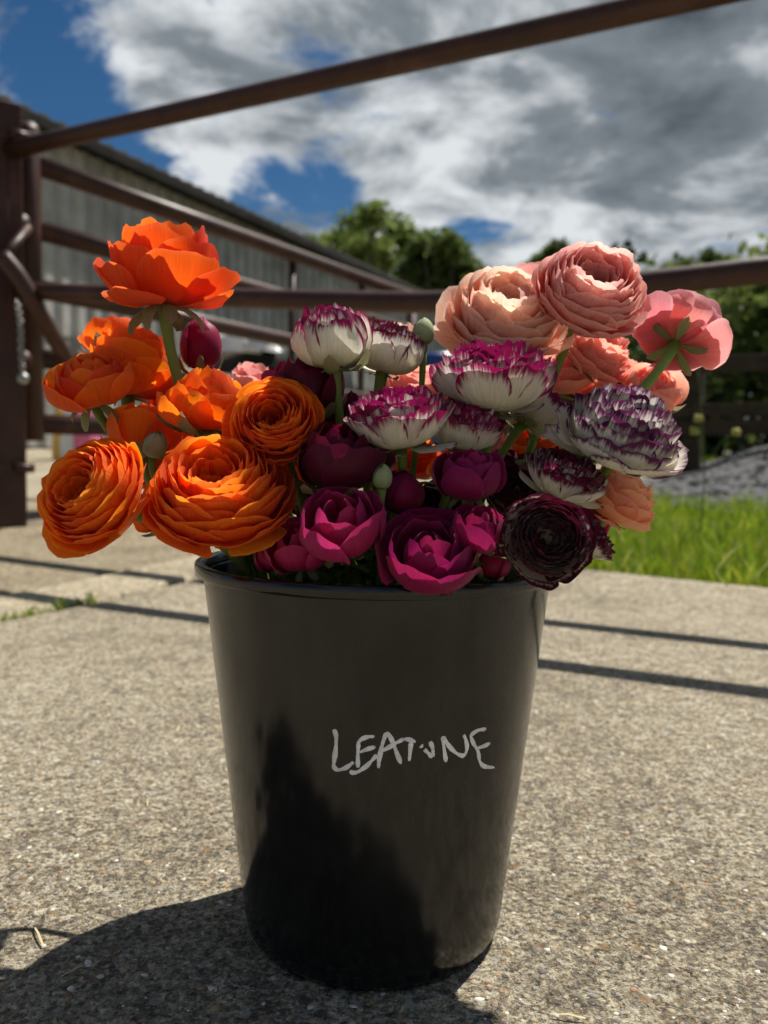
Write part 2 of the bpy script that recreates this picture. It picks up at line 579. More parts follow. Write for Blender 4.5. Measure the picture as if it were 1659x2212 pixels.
def plastic_mat():
    m, n, l, out = new_mat('black_plastic')
    tc = n.new('ShaderNodeTexCoord')
    mp = n.new('ShaderNodeMapping')
    mp.inputs['Scale'].default_value = (90, 90, 4)
    l.new(tc.outputs['Object'], mp.inputs[0])
    f = noise_(n, l, mp.outputs[0], 1.0, 5, .6)
    dust = ramp_(n, l, noise_(n, l, tc.outputs['Object'], 14, 8, .7), [(.48, (0, 0, 0)), (.78, (1, 1, 1))])
    mp2 = n.new('ShaderNodeMapping')
    mp2.inputs['Scale'].default_value = (500, 500, 26)
    mp2.inputs['Rotation'].default_value = (.3, .2, 0)
    l.new(tc.outputs['Object'], mp2.inputs[0])
    scr = ramp_(n, l, noise_(n, l, mp2.outputs[0], 1.0, 2, .5), [(.74, (0, 0, 0)), (.80, (1, 1, 1))])
    p = N_(n, 'ShaderNodeBsdfPrincipled', i_Roughness=.2)
    c = mixc(n, l, math_(n, l, 'MULTIPLY', dust, .15), (.006, .006, .0065), (.05, .046, .04))
    c = mixc(n, l, math_(n, l, 'MULTIPLY', scr, .20), c, (.07, .07, .07))
    l.new(c, p.inputs['Base Color'])
    p.inputs['Specular IOR Level'].default_value = .5
    rg_ = math_(n, l, 'MULTIPLY_ADD', f, .10, .09)
    rg_ = math_(n, l, 'MULTIPLY_ADD', dust, .16, rg_)
    l.new(rg_, p.inputs['Roughness'])
    b = N_(n, 'ShaderNodeBump', i_Strength=.06, i_Distance=.0015)
    l.new(f, b.inputs['Height'])
    l.new(b.outputs[0], p.inputs['Normal'])
    l.new(p.outputs[0], out.inputs[0])


plastic_mat()

# ------------------------------------------------------------------ ground
E1, E2 = Vector((.88, -.475, 0)), Vector((.475, .88, 0))     # along / across the near gate


def G(a, b, z=0):
    return E1 * a + E2 * b + Vector((0, 0, z))


def rise(y):
    """the yard is level round the bucket and climbs gently behind it"""
    t = max(0.0, y - 2.1)
    return .06 * (t - .25 * (1 - math.exp(-t / .25))) if y < 10 else .06 * 7.65


rng = np.random.default_rng(7)
random.seed(7)


def grid_sheet(name, x0, x1, y0, y1, nx, ny, zf, mat, parent=None):
    xs, ys = np.linspace(x0, x1, nx), np.linspace(y0, y1, ny)
    v = [(x, y, zf(x, y)) for y in ys for x in xs]
    f = [(j * nx + i, j * nx + i + 1, (j + 1) * nx + i + 1, (j + 1) * nx + i) for j in range(ny - 1) for i in range(nx - 1)]
    return mesh_obj(name, v, f, mat, parent)


gy = [-300, -60, -10, 0, 2.1, 2.4, 2.8, 3.4, 4.2, 5.2, 6.4, 8, 9.9, 10, 14, 30, 80, 300, 900]
gx = [-400, -80, -20, -8, -2, 0, 2, 6, 12, 30, 100, 400]
gv = [(x, y, rise(y) - .075) for y in gy for x in gx]
gf = [(j * len(gx) + i, j * len(gx) + i + 1, (j + 1) * len(gx) + i + 1, (j + 1) * len(gx) + i) for j in range(len(gy) - 1) for i in range(len(gx) - 1)]
tag(mesh_obj('ground', gv, gf, MAT['soil']), kind='structure')


def patch(name, a0, a1, b0, b1, z, mat, parent, step=.12, chip=0.0, skirt=.03):
    """a sheet in gate-aligned coordinates that follows the lie of the yard, with turned-down worn edges"""
    na, nb = max(2, int((a1 - a0) / step)), max(2, int((b1 - b0) / step))
    A, B = np.linspace(a0, a1, na), np.linspace(b0, b1, nb)
    A = np.concatenate([[a0, a0], [a0 + .012], A[1:-1], [a1 - .012], [a1, a1]])
    B = np.concatenate([[b0, b0], [b0 + .012], B[1:-1], [b1 - .012], [b1, b1]])
    v = []
    for j, b in enumerate(B):
        for i, a in enumerate(A):
            e = min(i, j, len(A) - 1 - i, len(B) - 1 - j)
            wob = chip * (.6 * math.sin(7 * a + 5 * b) + .4 * math.sin(23 * a - 17 * b)) if e <= 2 else 0
            p = G(a + wob, b + wob)
            p.z = rise(p.y) + z - (skirt if e == 0 else .010 if e == 1 else 0)
            v.append(p)
    m = len(A)
    f = [(j * m + i, j * m + i + 1, (j + 1) * m + i + 1, (j + 1) * m + i) for j in range(len(B) - 1) for i in range(m - 1)]
    return mesh_obj(name, v, f, MAT[mat], parent)


pavement = tag(patch('pavement', -9, 7, -5, 2.84, -.022, 'soil', None, .3), kind='structure')
pavement2 = patch('bed', -9, -1.38, 2.85, 8.8, -.022, 'soil', pavement, .3)


def slab(a0, a1, b0, b1, dz=0.0, mat='concrete'):
    return patch('slab', a0, a1, b0, b1, dz, mat, pavement, .12, .006)


slab(-1.735, 6.9, -4.9, 2.83)
slab(-8.9, -1.79, -4.9, 1.20, -.012, 'worn_concrete')
slab(-2.05, -1.79, 1.24, 3.2, -.004, 'pale_concrete')
slab(-8.9, -2.08, 1.24, 3.2, -.010, 'worn_concrete')
slab(-1.735, -1.40, 2.86, 4.6, -.005, 'pale_concrete')
slab(-8.9, -1.79, 3.24, 4.6, -.004, 'concrete')
slab(-8.9, -3.4, 4.635, 8.7, -.004, 'concrete')
slab(-3.37, -1.40, 4.635, 8.7, -.008, 'worn_concrete')

# stones standing proud of the near slab (one icosahedron each)
PHI = (1 + 5 ** .5) / 2
ICO = np.array([(-1, PHI, 0), (1, PHI, 0), (-1, -PHI, 0), (1, -PHI, 0), (0, -1, PHI), (0, 1, PHI), (0, -1, -PHI), (0, 1, -PHI),
                (PHI, 0, -1), (PHI, 0, 1), (-PHI, 0, -1), (-PHI, 0, 1)]) / math.hypot(1, PHI)
ICOF = np.array([(0, 11, 5), (0, 5, 1), (0, 1, 7), (0, 7, 10), (0, 10, 11), (1, 5, 9), (5, 11, 4), (11, 10, 2), (10, 7, 6), (7, 1, 8),
                 (3, 9, 4), (3, 4, 2), (3, 2, 6), (3, 6, 8), (3, 8, 9), (4, 9, 5), (2, 4, 11), (6, 2, 10), (8, 6, 7), (9, 8, 1)])


def stones(name, xy, size, zbase, flat, mat, sink=.25, jitter=.22):
    n = len(xy)
    ang = rng.uniform(0, 2 * np.pi, n)
    V = np.repeat(ICO[None], n, 0) * (1 + rng.uniform(-jitter, jitter, (n, 12, 1)))
    V[:, :, 0] *= rng.uniform(.8, 1.5, (n, 1))
    V[:, :, 2] *= flat
    ca, sa = np.cos(ang)[:, None], np.sin(ang)[:, None]
    x, y = V[:, :, 0] * ca - V[:, :, 1] * sa, V[:, :, 0] * sa + V[:, :, 1] * ca
    V = np.stack([x, y, V[:, :, 2]], -1) * size[:, None, None]
    V[:, :, 0] += xy[:, 0:1]
    V[:, :, 1] += xy[:, 1:2]
    V[:, :, 2] += (zbase - sink * flat * size)[:, None]
    F = (ICOF[None] + 12 * np.arange(n)[:, None, None]).reshape(-1, 3)
    o = mesh_obj(name, V.reshape(-1, 3), F.tolist(), MAT[mat])
    rv = np.repeat(rng.uniform(0, 1, n), 12)
    vattr(o, 'rv', np.stack([rv, rv, rv], -1))
    return o


n = 15000
yy = .22 + (rng.uniform(0, 1, n) ** 1.5) * 1.5
xx = rng.uniform(-1, 1, n) * (.28 + .52 * yy) + .02
sz = .0009 + .0034 * rng.uniform(0, 1, n) ** 4
keep = (xx * .88 - yy * .475) > -1.70
tag(stones('aggregate', np.stack([xx, yy], -1)[keep], sz[keep], np.zeros(keep.sum()), .5, 'pebble', sink=.45),
    'small rounded stones showing in the worn concrete surface', 'aggregate', kind='stuff')


# bits of straw and dry petal blown over the slab
m_ = MB()
for k in range(90):
    y_ = .30 + 1.9 * random.random() ** 1.3
    x_ = random.uniform(-1, 1) * (.25 + .5 * y_)
    if .88 * x_ - .475 * y_ < -1.6 or math.hypot(x_ + .009, y_ - .699) < .12:
        continue
    t_ = random.uniform(0, 3.14)
    L_ = random.uniform(.004, .018)
    d_ = Vector((math.cos(t_), math.sin(t_), 0)) * L_
    w_ = Vector((-d_.y, d_.x, 0)).normalized() * random.uniform(.0005, .0014)
    c_ = Vector((x_, y_, .0028))
    m_.add([c_ - d_ - w_, c_ - d_ + w_, c_ + w_ + Vector((0, 0, .0016)), c_ - w_ + Vector((0, 0, .0016)), c_ + d_ + w_ * .6, c_ + d_ - w_ * .6], [(0, 3, 2, 1), (3, 5, 4, 2)])
tag(m_.build('straw_litter', MAT['dry_straw']), 'bits of pale straw scattered on the concrete round the bucket', 'straw', kind='stuff')


# grass verge on the right
def grass(name, n, area, hmin, hmax, wid, label, zb=-.06, dens=1.0):
    a0, a1, b0, b1 = area
    a = rng.uniform(a0, a1, n)
    b = b0 + (b1 - b0) * rng.uniform(0, 1, n) ** dens
    base = np.stack([a * E1.x + b * E2.x, a * E1.y + b * E2.y, np.full(n, zb)], -1)
    base[:, 2] += np.array([rise(q) for q in base[:, 1]])
    tuft = .55 + .45 * np.sin(a * 9 + 2 * np.sin(b * 7)) * np.sin(b * 8 + a * 3)
    h = rng.uniform(hmin, hmax, n) * (.55 + .45 * tuft)
    th = rng.uniform(0, 2 * np.pi, n)
    lean = rng.uniform(.05, .75, n) * h
    d = np.stack([np.cos(th), np.sin(th), np.zeros(n)], -1)
    ph = rng.uniform(0, 2 * np.pi, n)
    w = np.stack([np.cos(ph), np.sin(ph), np.zeros(n)], -1) * (wid * rng.uniform(.6, 1.4, n))[:, None]
    V = np.zeros((n, 7, 3))
    for k, (t, ww) in enumerate(((0, 1.0), (.4, .9), (.75, .6))):
        c = base + d * (lean * t * t)[:, None] + np.array([0, 0, 1]) * (h * (t - .12 * t * t))[:, None]
        V[:, 2 * k] = c - w * ww
        V[:, 2 * k + 1] = c + w * ww
    V[:, 6] = base + d * lean[:, None] + np.array([0, 0, 1]) * (h * .88)[:, None]
    f = []
    F = np.array([(0, 1, 3), (0, 3, 2), (2, 3, 5), (2, 5, 4), (4, 5, 6)])
    F = (F[None] + 7 * np.arange(n)[:, None, None]).reshape(-1, 3)
    o = mesh_obj(name, V.reshape(-1, 3), F.tolist(), MAT['grass_blade'])
    rv = np.repeat(np.clip(rng.normal(.48, .22, n), 0, 1), 7)
    vattr(o, 'rv', np.stack([rv] * 3, -1))
    return tag(o, label, 'grass', kind='stuff')


grass('grass', 30000, (-1.36, 4.0, 2.845, 5.6), .08, .20, .0026, 'bright green grass verge along the edge of the concrete', dens=1.25)
grass('grass_tuft', 160, (-1.80, -1.745, 1.20, 1.62), .02, .06, .0022, 'small tuft of grass growing out of the slab joint', zb=-.02)
grass('grass', 9000, (-9.0, 1.0, 8.85, 11.0), .06, .20, .008, 'thin strip of grass in front of the grey shed')

# gravel bank behind the grass
def bank_z(a, b):
    t = min(max((b - 5.3) / 2.2, 0), 1)
    t = t * t * (3 - 2 * t)
    e = min(max((a + 1.3) / .8, 0), 1)
    return rise(G(a, b).y) - .03 + .24 * t * e + .03 * math.sin(a * 5 + b * 3) * t + .015 * math.sin(a * 13 - b * 11)


bv, bf = [], []
nx, ny = 60, 50
for j in range(ny):
    for i in range(nx):
        a, b = -1.36 + 12 * i / (nx - 1), 5.25 + 8 * j / (ny - 1)
        bv.append(G(a, b, bank_z(a, b)))
bf = [(j * nx + i, j * nx + i + 1, (j + 1) * nx + i + 1, (j + 1) * nx + i) for j in range(ny - 1) for i in range(nx - 1)]
tag(mesh_obj('gravel_bank', bv, bf, MAT['gravel']), kind='structure')
n = 5000
aa, bb = rng.uniform(-1.2, 4, n), 5.3 + 3.0 * rng.uniform(0, 1, n)
xy = np.stack([aa * E1.x + bb * E2.x, aa * E1.y + bb * E2.y], -1)
zb = np.array([bank_z(p, q) for p, q in zip(aa, bb)])
tag(stones('gravel_stones', xy, .008 + .022 * rng.uniform(0, 1, n) ** 2, zb, .7, 'gravel'), 'loose grey stones lying on the gravel bank', 'gravel', kind='stuff')


# ------------------------------------------------------------------ gates and posts
PY = 3.74
GP = Vector(at(6, 1120, PY))
GN = E2.normalized()
steel = MAT['painted_steel']


def gpt(u, v):
    return on_plane(u, v, GP, GN)


post = empty('gate_post', (GP.x, GP.y, rise(GP.y) - .02))
PZ = rise(GP.y) - .02
tag(post, 'brown square steel gate post standing on the concrete at the hinge of the gate', 'post')
ptop = at(6, 228, PY).z - PZ
pm = MB()
pa, pb = Vector((.80, .60, 0)) * .085, Vector((-.60, .80, 0)) * .085
pm.box((0, 0, ptop / 2), pa, pb, (0, 0, ptop / 2))
bevel(pm.build('shaft', steel, post, smooth=False), .006)
for v_ in (300, 1010):
    zz = at(6, v_, PY).z - PZ
    m = MB()
    m.box((0, 0, zz), pa * 1.08, pb * 1.08, (0, 0, .022))
    bevel(m.build('hinge_band', steel, post, smooth=False), .004)
    m = MB()
    m.tube([(.09, -.07, zz), (.15, -.02, zz)], .022, 10)
    m.build('bolt', steel, post)

ng = empty('bar_gate', (gpt(60, 900).x, gpt(60, 900).y, 0))
tag(ng, 'brown tubular steel gate crossing close behind the bucket with one sagging lower rail', 'gate')
ng_o = Vector(ng.location)
d0, d1 = gpt(14, 326), gpt(1500, -8)
MB().tube([d0 - ng_o + (d1 - d0) * t for t in (0, .25, .5, .75, 1, 1.35)], .037, 18).build('top_rail', steel, ng)
low = [gpt(*q) for q in ((40, 628), (300, 637), (600, 647), (860, 653), (980, 651), (1120, 640), (1400, 612), (1659, 583))]
low.append(low[-1] + (low[-1] - low[-2]) * 1.6)
MB().tube([p - ng_o for p in spline(low, 5)], .036, 18).build('lower_rail', steel, ng)
# end stiles out of the picture, so that the rails hang on something
e_top = d0 + (d1 - d0) * 1.35
ep = Vector((e_top.x, e_top.y, -.06))
MB().tube([ep - ng_o + Vector((0, 0, .0)), e_top - ng_o + Vector((0, 0, .06))], .05, 16).build('end_stile', steel, ng)
s_top = d0
MB().tube([Vector((s_top.x, s_top.y, low[0].z - .12)) - ng_o, s_top - ng_o + Vector((0, 0, -.02))], .03, 12).build('hinge_stile', steel, ng)

# the second gate, opened back towards the shed
S0 = at(66, 900, PY + .16)
S0.z = 0
S1 = at(890, 640, 7.2)
S1.z = 0
fg = empty('field_gate', S0)
tag(fg, 'five rail brown tubular steel gate swung open in front of the grey shed', 'gate')
dv = S1 - S0
ztop = at(66, 268, PY + .16).z
zbot = at(66, 952, PY + .16).z
MB().tube([(0, 0, zbot), (0, 0, ztop - .03), (0, 0, ztop)], [.058, .058, .045], 18).build('stile', steel, fg)
rz1 = [at(890, v_, 7.2).z for v_ in (640, 715, 790, 872, 950)]
rz = [at(85, v_, PY + .16).z for v_ in (350, 492, 620, 772, 915)]
for z, z1_ in zip(rz, rz1):
    MB().tube([Vector((0, 0, z + (z1_ - z) * t)) + dv * t for t in (0.0, .33, .66, 1.0)], .047, 16).build('rail', steel, fg)
MB().tube([dv + Vector((0, 0, rise(S1.y) - .06)), dv + Vector((0, 0, rz1[0] + .02))], .046, 16).build('stile', steel, fg)
for t in (.285, .56, .80):
    MB().tube([dv * t + Vector((-.04, .02, rz[-1])), dv * t + Vector((-.04, .02, rz[0] + (rz1[0] - rz[0]) * t))], .026, 12).build('upright', steel, fg)
for v_ in (488, 780):
    z = at(66, v_, PY + .1).z
    m = MB()
    m.tube([(-.02, -.03, z), (.012, -.115, z)], [.045, .045], 14)
    m.tube([(.012, -.113, z), (.018, -.135, z)], [.022, .022], 10)
    m.build('hinge_eye', steel, fg)

# slanting stay between post and gate, with a chain
st = empty('gate_stay', at(76, 650, 3.58))
so = Vector(st.location)
tag(st, 'slanting steel stay tube leaning from the gate post onto the open gate', 'stay')
pts = [at(4, 552, 3.54), at(40, 596, 3.56), at(76, 658, 3.60), at(112, 722, 3.68), at(160, 800, 3.80)]
MB().tube([p - so for p in spline(pts, 4)], .036, 14).build('tube', steel, st)
MB().tube([at(62, 492, 3.70) - so, at(30, 528, 3.60) - so, at(6, 560, 3.54) - so], .02, 10).build('link_bar', steel, st)
ch = empty('gate_chain', at(44, 640, 3.50))
tag(ch, 'grey hanging chain with a round knob at its end beside the brown post', 'chain')
co = Vector(ch.location)
cl = spline([at(36, 650, 3.50), at(44, 700, 3.49), at(46, 760, 3.49), at(50, 815, 3.49)], 6)
for k in range(len(cl) - 1):
    a, b = cl[k] - co, cl[k + 1] - co
    c, h = (a + b) / 2, (b - a) * .62
    sd = Vector((.010, 0, 0)) if k % 2 else Vector((0, .010, 0))
    loop = [c + h * math.cos(q) + sd * math.sin(q) for q in np.linspace(0, 2 * np.pi, 13)]
    MB().tube(loop, .0042, 6, caps=False).build('chain_link', MAT['galvanised'], ch)
kb = cl[-1] - co
MB().lathe([(0.0001, kb.z - .03), (.016, kb.z - .025), (.024, kb.z - .010), (.022, kb.z + .008), (.010, kb.z + .016), (.0001, kb.z + .018)], 16,
           (kb.x, kb.y)).build('knob', MAT['galvanised'], ch)

# ------------------------------------------------------------------ the shed
SD = Vector((.44, .898, 0)).normalized()
SNm = Vector((SD.y, -SD.x, 0))                    # faces the yard
_d = ray(33, 250)
SB = CO + _d * ((4.25 - CAMZ) / _d.z)
SB.z = .30
shed = empty('shed', SB)
tag(shed, 'long low farm shed of grey corrugated sheets with a dark roof behind the gates', 'shed')
PITCHW, DEP = .26, .05


def sheet(s0, s1, z0, z1, off, name='wall_sheet'):
    prof = [(0, 0), (.36, 0), (.46, 1), (.90, 1), (1.0, 0)]
    line = []
    k = math.floor(s0 / PITCHW)
    s = s0
    npit = round((s1 - s0) / PITCHW)
    for p in range(npit):
        for (t, d) in prof[:-1]:
            line.append((s0 + (p + t) * PITCHW, d))
    line.append((s0 + npit * PITCHW, 0))
    v = []
    for z, o in ((z0, off), (z1, off - .012)):
        for (s, d) in line:
            q = SD * s + SNm * (o + d * DEP)
            v.append((q.x, q.y, z))
    m = len(line)
    f = [(i, i + 1, m + i + 1, m + i) for i in range(m - 1)]
    return mesh_obj(name, v, f, MAT['cement_sheet'], shed, smooth=False)


for i in range(-6, 16):
    s0 = i * 4 * PITCHW
    s1 = s0 + 4 * PITCHW
    dz = .01 * math.sin(i * 2.3)
    sheet(s0, s1, 1.55 + dz, 4.02, -.02 + .002 * (i % 2))
    if not (4 <= i <= 7):
        sheet(s0, s1, .18, 1.75 + dz, -.036 + .002 * (i % 2))
m = MB()
L0, L1 = -6 * 4 * PITCHW, 16 * 4 * PITCHW
m.box(SD * ((L0 + L1) / 2) - SNm * .12 + Vector((0, 0, .03)), SD * ((L1 - L0) / 2), SNm * .075, (0, 0, .22))
m.build('plinth', MAT['concrete'], shed, smooth=False)
m = MB()
m.box(SD * ((L0 + L1) / 2) - SNm * 7 + Vector((0, 0, 2.0)), SD * ((L1 - L0) / 2 - .02), SNm * .08, (0, 0, 2.05))
m.build('rear_wall', MAT['cement_sheet'], shed, smooth=False)
for s in (L0, L1):
    m = MB()
    m.box(SD * s - SNm * 3.5 + Vector((0, 0, 2.0)), SD * .06, SNm * 3.4, (0, 0, 2.05))
    m.build('end_wall', MAT['cement_sheet'], shed, smooth=False)
# corrugated roof, one run of sheets each
RP = .30
for i in range(-6, 16):
    s0 = i * 4 * PITCHW - .0
    v = []
    nn = 17
    for (o, z) in ((.20, 4.00), (-3.6, 5.0)):
        for k in range(nn):
            s = s0 + 4 * PITCHW * k / (nn - 1)
            q = SD * s + SNm * o
            v.append((q.x, q.y, z + .035 * math.cos(2 * math.pi * s / .26)))
    for (o, z) in ((.20, 3.84), (-3.6, 4.84)):
        for k in range(nn):
            s = s0 + 4 * PITCHW * k / (nn - 1)
            q = SD * s + SNm * o
            v.append((q.x, q.y, z + .035 * math.cos(2 * math.pi * s / .26)))
    f = [(k, k + 1, nn + k + 1, nn + k) for k in range(nn - 1)]
    f += [(2 * nn + k + 1, 2 * nn + k, 3 * nn + k, 3 * nn + k + 1) for k in range(nn - 1)]
    f += [(2 * nn + k, 2 * nn + k + 1, k + 1, k) for k in range(nn - 1)]
    mesh_obj('roof_sheet', v, f, MAT['roof_sheet'], shed)
m = MB()
a = SD * L0 + Vector((0, 0, 4.985)) - SNm * 3.55
b = SD * L1 + Vector((0, 0, 4.985)) - SNm * 3.55
c, d = SD * L1 + Vector((0, 0, 3.98)) - SNm * 7.3, SD * L0 + Vector((0, 0, 3.98)) - SNm * 7.3
m.add([a, b, c, d] + [p - Vector((0, 0, .08)) for p in (a, b, c, d)], [(0, 1, 2, 3), (7, 6, 5, 4), (0, 4, 5, 1), (1, 5, 6, 2), (2, 6, 7, 3), (3, 7, 4, 0)])
m.build('rear_roof', MAT['roof_sheet'], shed, smooth=False)
m = MB()
m.box(SD * ((L0 + L1) / 2) + SNm * .26 + Vector((0, 0, 3.87)), SD * ((L1 - L0) / 2), SNm * .055, (0, 0, .055))
m.build('gutter', MAT['roof_sheet'], shed, smooth=False)


def lump(name, c, r, mat, parent, seed=0, nu=20, nv=12, amp=.16):
    rr = random.Random(seed)
    k = [rr.uniform(0, 6) for _ in range(6)]
    v, f = [], []
    for j in range(nv + 1):
        p = math.pi / 2 * j / nv
        for i in range(nu):
            q = 2 * math.pi * i / nu
            s = 1 + amp * (math.sin(3 * q + k[0] + 2 * p) * .5 + math.sin(5 * q + k[1]) * .3 + math.sin(7 * p + 2 * q + k[2]) * .35)
            v.append((c[0] + r[0] * math.cos(q) * math.cos(p) ** .7 * s, c[1] + r[1] * math.sin(q) * math.cos(p) ** .7 * s, c[2] + r[2] * math.sin(p) * (s if j < nv else 1)))
    for j in range(nv):
        for i in range(nu):
            f.append((j * nu + i, j * nu + (i + 1) % nu, (j + 1) * nu + (i + 1) % nu, (j + 1) * nu + i))
    return mesh_obj(name, v, f, mat, parent)


hp = at(545, 930, 9.9)
GZ = rise(9.6) - .075
heap = tag(empty('covered_heap', (hp.x, hp.y, GZ)), 'dark heap under black sheeting in front of the shed', 'heap')
lump('black_sheeting', (0, 0, 0), (1.35, .9, 1.25), MAT['black_sheet'], heap, 3)
for k, (q, w) in enumerate((((505, 742), .30), ((556, 740), .24))):
    p = at(q[0], q[1] + 14, 9.4)
    bag = lump('plastic_bag', (0, 0, 0), (w, .28, .24), MAT['white_plastic'], None, 11 + k, 16, 8)
    bag.location = (p.x, p.y, p.z - .05)
    tag(bag, ('larger' if k == 0 else 'smaller') + ' shiny white plastic bag lying on the black covered heap', 'bag', 'white bags on the heap')
bp = at(938, 800, 7.6)
BZ = rise(7.6) - .075
barrel = tag(empty('barrel', (bp.x, bp.y, BZ)), 'blue plastic barrel standing in the yard past the end of the open gate', 'barrel')
bh = at(938, 768, 7.6).z - BZ
MB().lathe([(.001, 0), (.25, 0), (.27, .02), (.285, .3 * bh), (.30, .33 * bh), (.285, .36 * bh), (.29, .62 * bh), (.305, .66 * bh), (.29, .70 * bh), (.27, .96 * bh),
            (.255, bh), (.001, bh)], 28).build('drum', MAT['blue_plastic'], barrel)
MB().lathe([(.001, bh + .002), (.05, bh + .002), (.05, bh + .03), (.001, bh + .03)], 14, (.12, -.05)).build('bung', MAT['black_sheet'], barrel)
for k, (u_, v_, w_, mt, lb) in enumerate(((140, 862, .12, 'yellow_plastic', 'small yellow sack slumped at the foot of the shed wall'),
                                          (156, 868, .17, 'white_plastic', 'small white sack slumped at the foot of the shed wall'),
                                          (186, 874, .16, 'pink_plastic', 'small pink sack slumped at the foot of the shed wall'))):
    p = at(u_, 935, 8.2)
    h_ = at(u_, v_, 8.2).z - rise(8.2) + .075
    s_ = lump('sack', (0, 0, 0), (w_, .14, h_), MAT[mt], None, 20 + k, 16, 8)
    s_.location = (p.x, p.y, rise(8.2) - .075)
    tag(s_, lb, 'sack', 'sacks by the shed wall')

# ------------------------------------------------------------------ timber fence on the bank
fence = tag(empty('timber_fence', (3.4, 8.0, 0)), 'dark timber post and rail fence on top of the gravel bank', 'fence')
fo = Vector(fence.location)
FY = 7.7
fd = E1
f0 = at(1496, 900, FY)
f0.z = 0


def fpt(s, z):
    return f0 + fd * s + Vector((0, 0, z)) - fo


for s in (-2.2, 0.0, 2.2, 4.4):
    m = MB()
    m.box(fpt(s, .85), fd * .085, Vector((fd.y, -fd.x, 0)) * .085, (0, 0, .75))
    bevel(m.build('post', MAT['dark_timber'], fence, smooth=False), .01)
for z, hh in ((at(1560, 792, FY).z, .075), (at(1560, 890, FY).z, .06), (at(1560, 925, FY).z, .07)):
    for s in (-1.1, 1.1, 3.3):
        m = MB()
        m.box(fpt(s, z) + Vector((fd.y, -fd.x, 0)) * .105, fd * 1.095, Vector((fd.y, -fd.x, 0)) * .018, (0, 0, hh))
        bevel(m.build('rail', MAT['dark_timber'], fence, smooth=False), .005)


# ------------------------------------------------------------------ trees and bushes
def leaf_cloud(blobs, n, size, seed, hollow=.55):
    r = np.random.default_rng(seed)
    w = np.array([b[3] ** 2 for b in blobs])
    idx = r.choice(len(blobs), n, p=w / w.sum())
    B = np.array(blobs)[idx]
    d = r.normal(size=(n, 3))
    d /= np.linalg.norm(d, axis=1)[:, None]
    rad = (hollow + (1 - hollow) * r.uniform(0, 1, n) ** .6) * B[:, 3] * (1 + .18 * r.normal(size=n))
    P = B[:, :3] + d * rad[:, None] * np.array([1, 1, .85])
    # twiggy clumps
    P += .35 * size * 4 * np.sin(P[:, ::-1] * 2.1 + 1.3)
    t1 = r.normal(size=(n, 3))
    t1 /= np.linalg.norm(t1, axis=1)[:, None]
    t2 = np.cross(t1, r.normal(size=(n, 3)))
    t2 /= np.linalg.norm(t2, axis=1)[:, None]
    s = size * r.uniform(.6, 1.5, n)[:, None]
    V = np.stack([P - t1 * s, P + t2 * s * .55, P + t1 * s, P - t2 * s * .55], 1)
    F = (np.array([(0, 1, 2), (0, 2, 3)])[None] + 4 * np.arange(n)[:, None, None]).reshape(-1, 3)
    return V.reshape(-1, 3), F.tolist()


def tree(name, base, height, spread, blobs_uvr, Y, nleaf, lsize, label, mat='tree_leaf', group='trees beyond the yard', hollow=.5, seed=1):
    o = tag(empty(name, base), label, 'tree', group)
    b = Vector(base)
    r = random.Random(seed)
    m = MB()
    m.tube([Vector((0, 0, -.05)), Vector((.05, 0, height * .15)), Vector((.0, .05, height * .35)), Vector((.1, 0, height * .55))],
           [height * .032, height * .026, height * .02, height * .012], 10)
    blobs = []
    for (u, v, rp) in blobs_uvr:
        p = at(u, v, Y + r.uniform(-.5, .5) * spread * .5) - b
        rad = rp * Y / FPX
        blobs.append((p.x, p.y, p.z, rad))
        st_ = Vector((.05, 0, height * r.uniform(.25, .45)))
        m.tube(spline([st_, st_.lerp(p, .5) + Vector((0, 0, -.08 * height * r.random())), p], 4),
               [height * .011 * (1 - .09 * k) for k in range(9)], 7)
    m.build('trunk', MAT['trunk'], o)
    v, f = leaf_cloud(blobs, nleaf, lsize, seed, hollow)
    mesh_obj('crown', v, f, MAT[mat], o, smooth=False)
    return o


TY = 32
tree('broadleaf_tree', (at(790, 930, TY).x, TY, rise(20) - .075), 9.5, 6,
     [(720, 520, 38), (760, 490, 45), (800, 480, 40), (850, 495, 45), (780, 545, 45), (720, 565, 38), (830, 550, 42), (690, 530, 28), (880, 520, 35), (740, 600, 40), (815, 600, 45)],
     TY, 5200, .12, 'round airy tree with sky showing through beyond the shed end', 'pale_leaf', hollow=.3, seed=5)
tree('broadleaf_tree', (at(945, 930, TY - 2).x, TY - 2, rise(20) - .075), 8.0, 5,
     [(930, 545, 42), (980, 545, 42), (1010, 560, 32), (900, 580, 42), (950, 600, 50), (1005, 610, 40), (880, 630, 45), (960, 650, 50), (1020, 640, 34), (915, 525, 26), (1000, 528, 22)],
     TY - 2, 6200, .14, 'dense darker green tree beside the round airy tree', 'mid_leaf', hollow=.30, seed=6)
tree('broadleaf_tree', (at(1175, 930, 36).x, 36, rise(20) - .075), 9, 5,
     [(1155, 570, 26), (1190, 560, 30), (1170, 600, 40), (1210, 610, 45), (1140, 640, 36)],
     36, 3500, .15, 'small tree top showing just left of the tall pink bloom', 'tree_leaf', seed=7)
tree('broadleaf_tree', (at(1530, 930, 38).x, 38, rise(20) - .075), 9, 7,
     [(1480, 572, 22), (1525, 566, 22), (1570, 568, 20), (1610, 572, 20), (1540, 620, 50), (1470, 640, 45), (1610, 640, 50)],
     38, 5000, .16, 'distant tree crown just clearing the sagging lower rail', 'tree_leaf', seed=8)


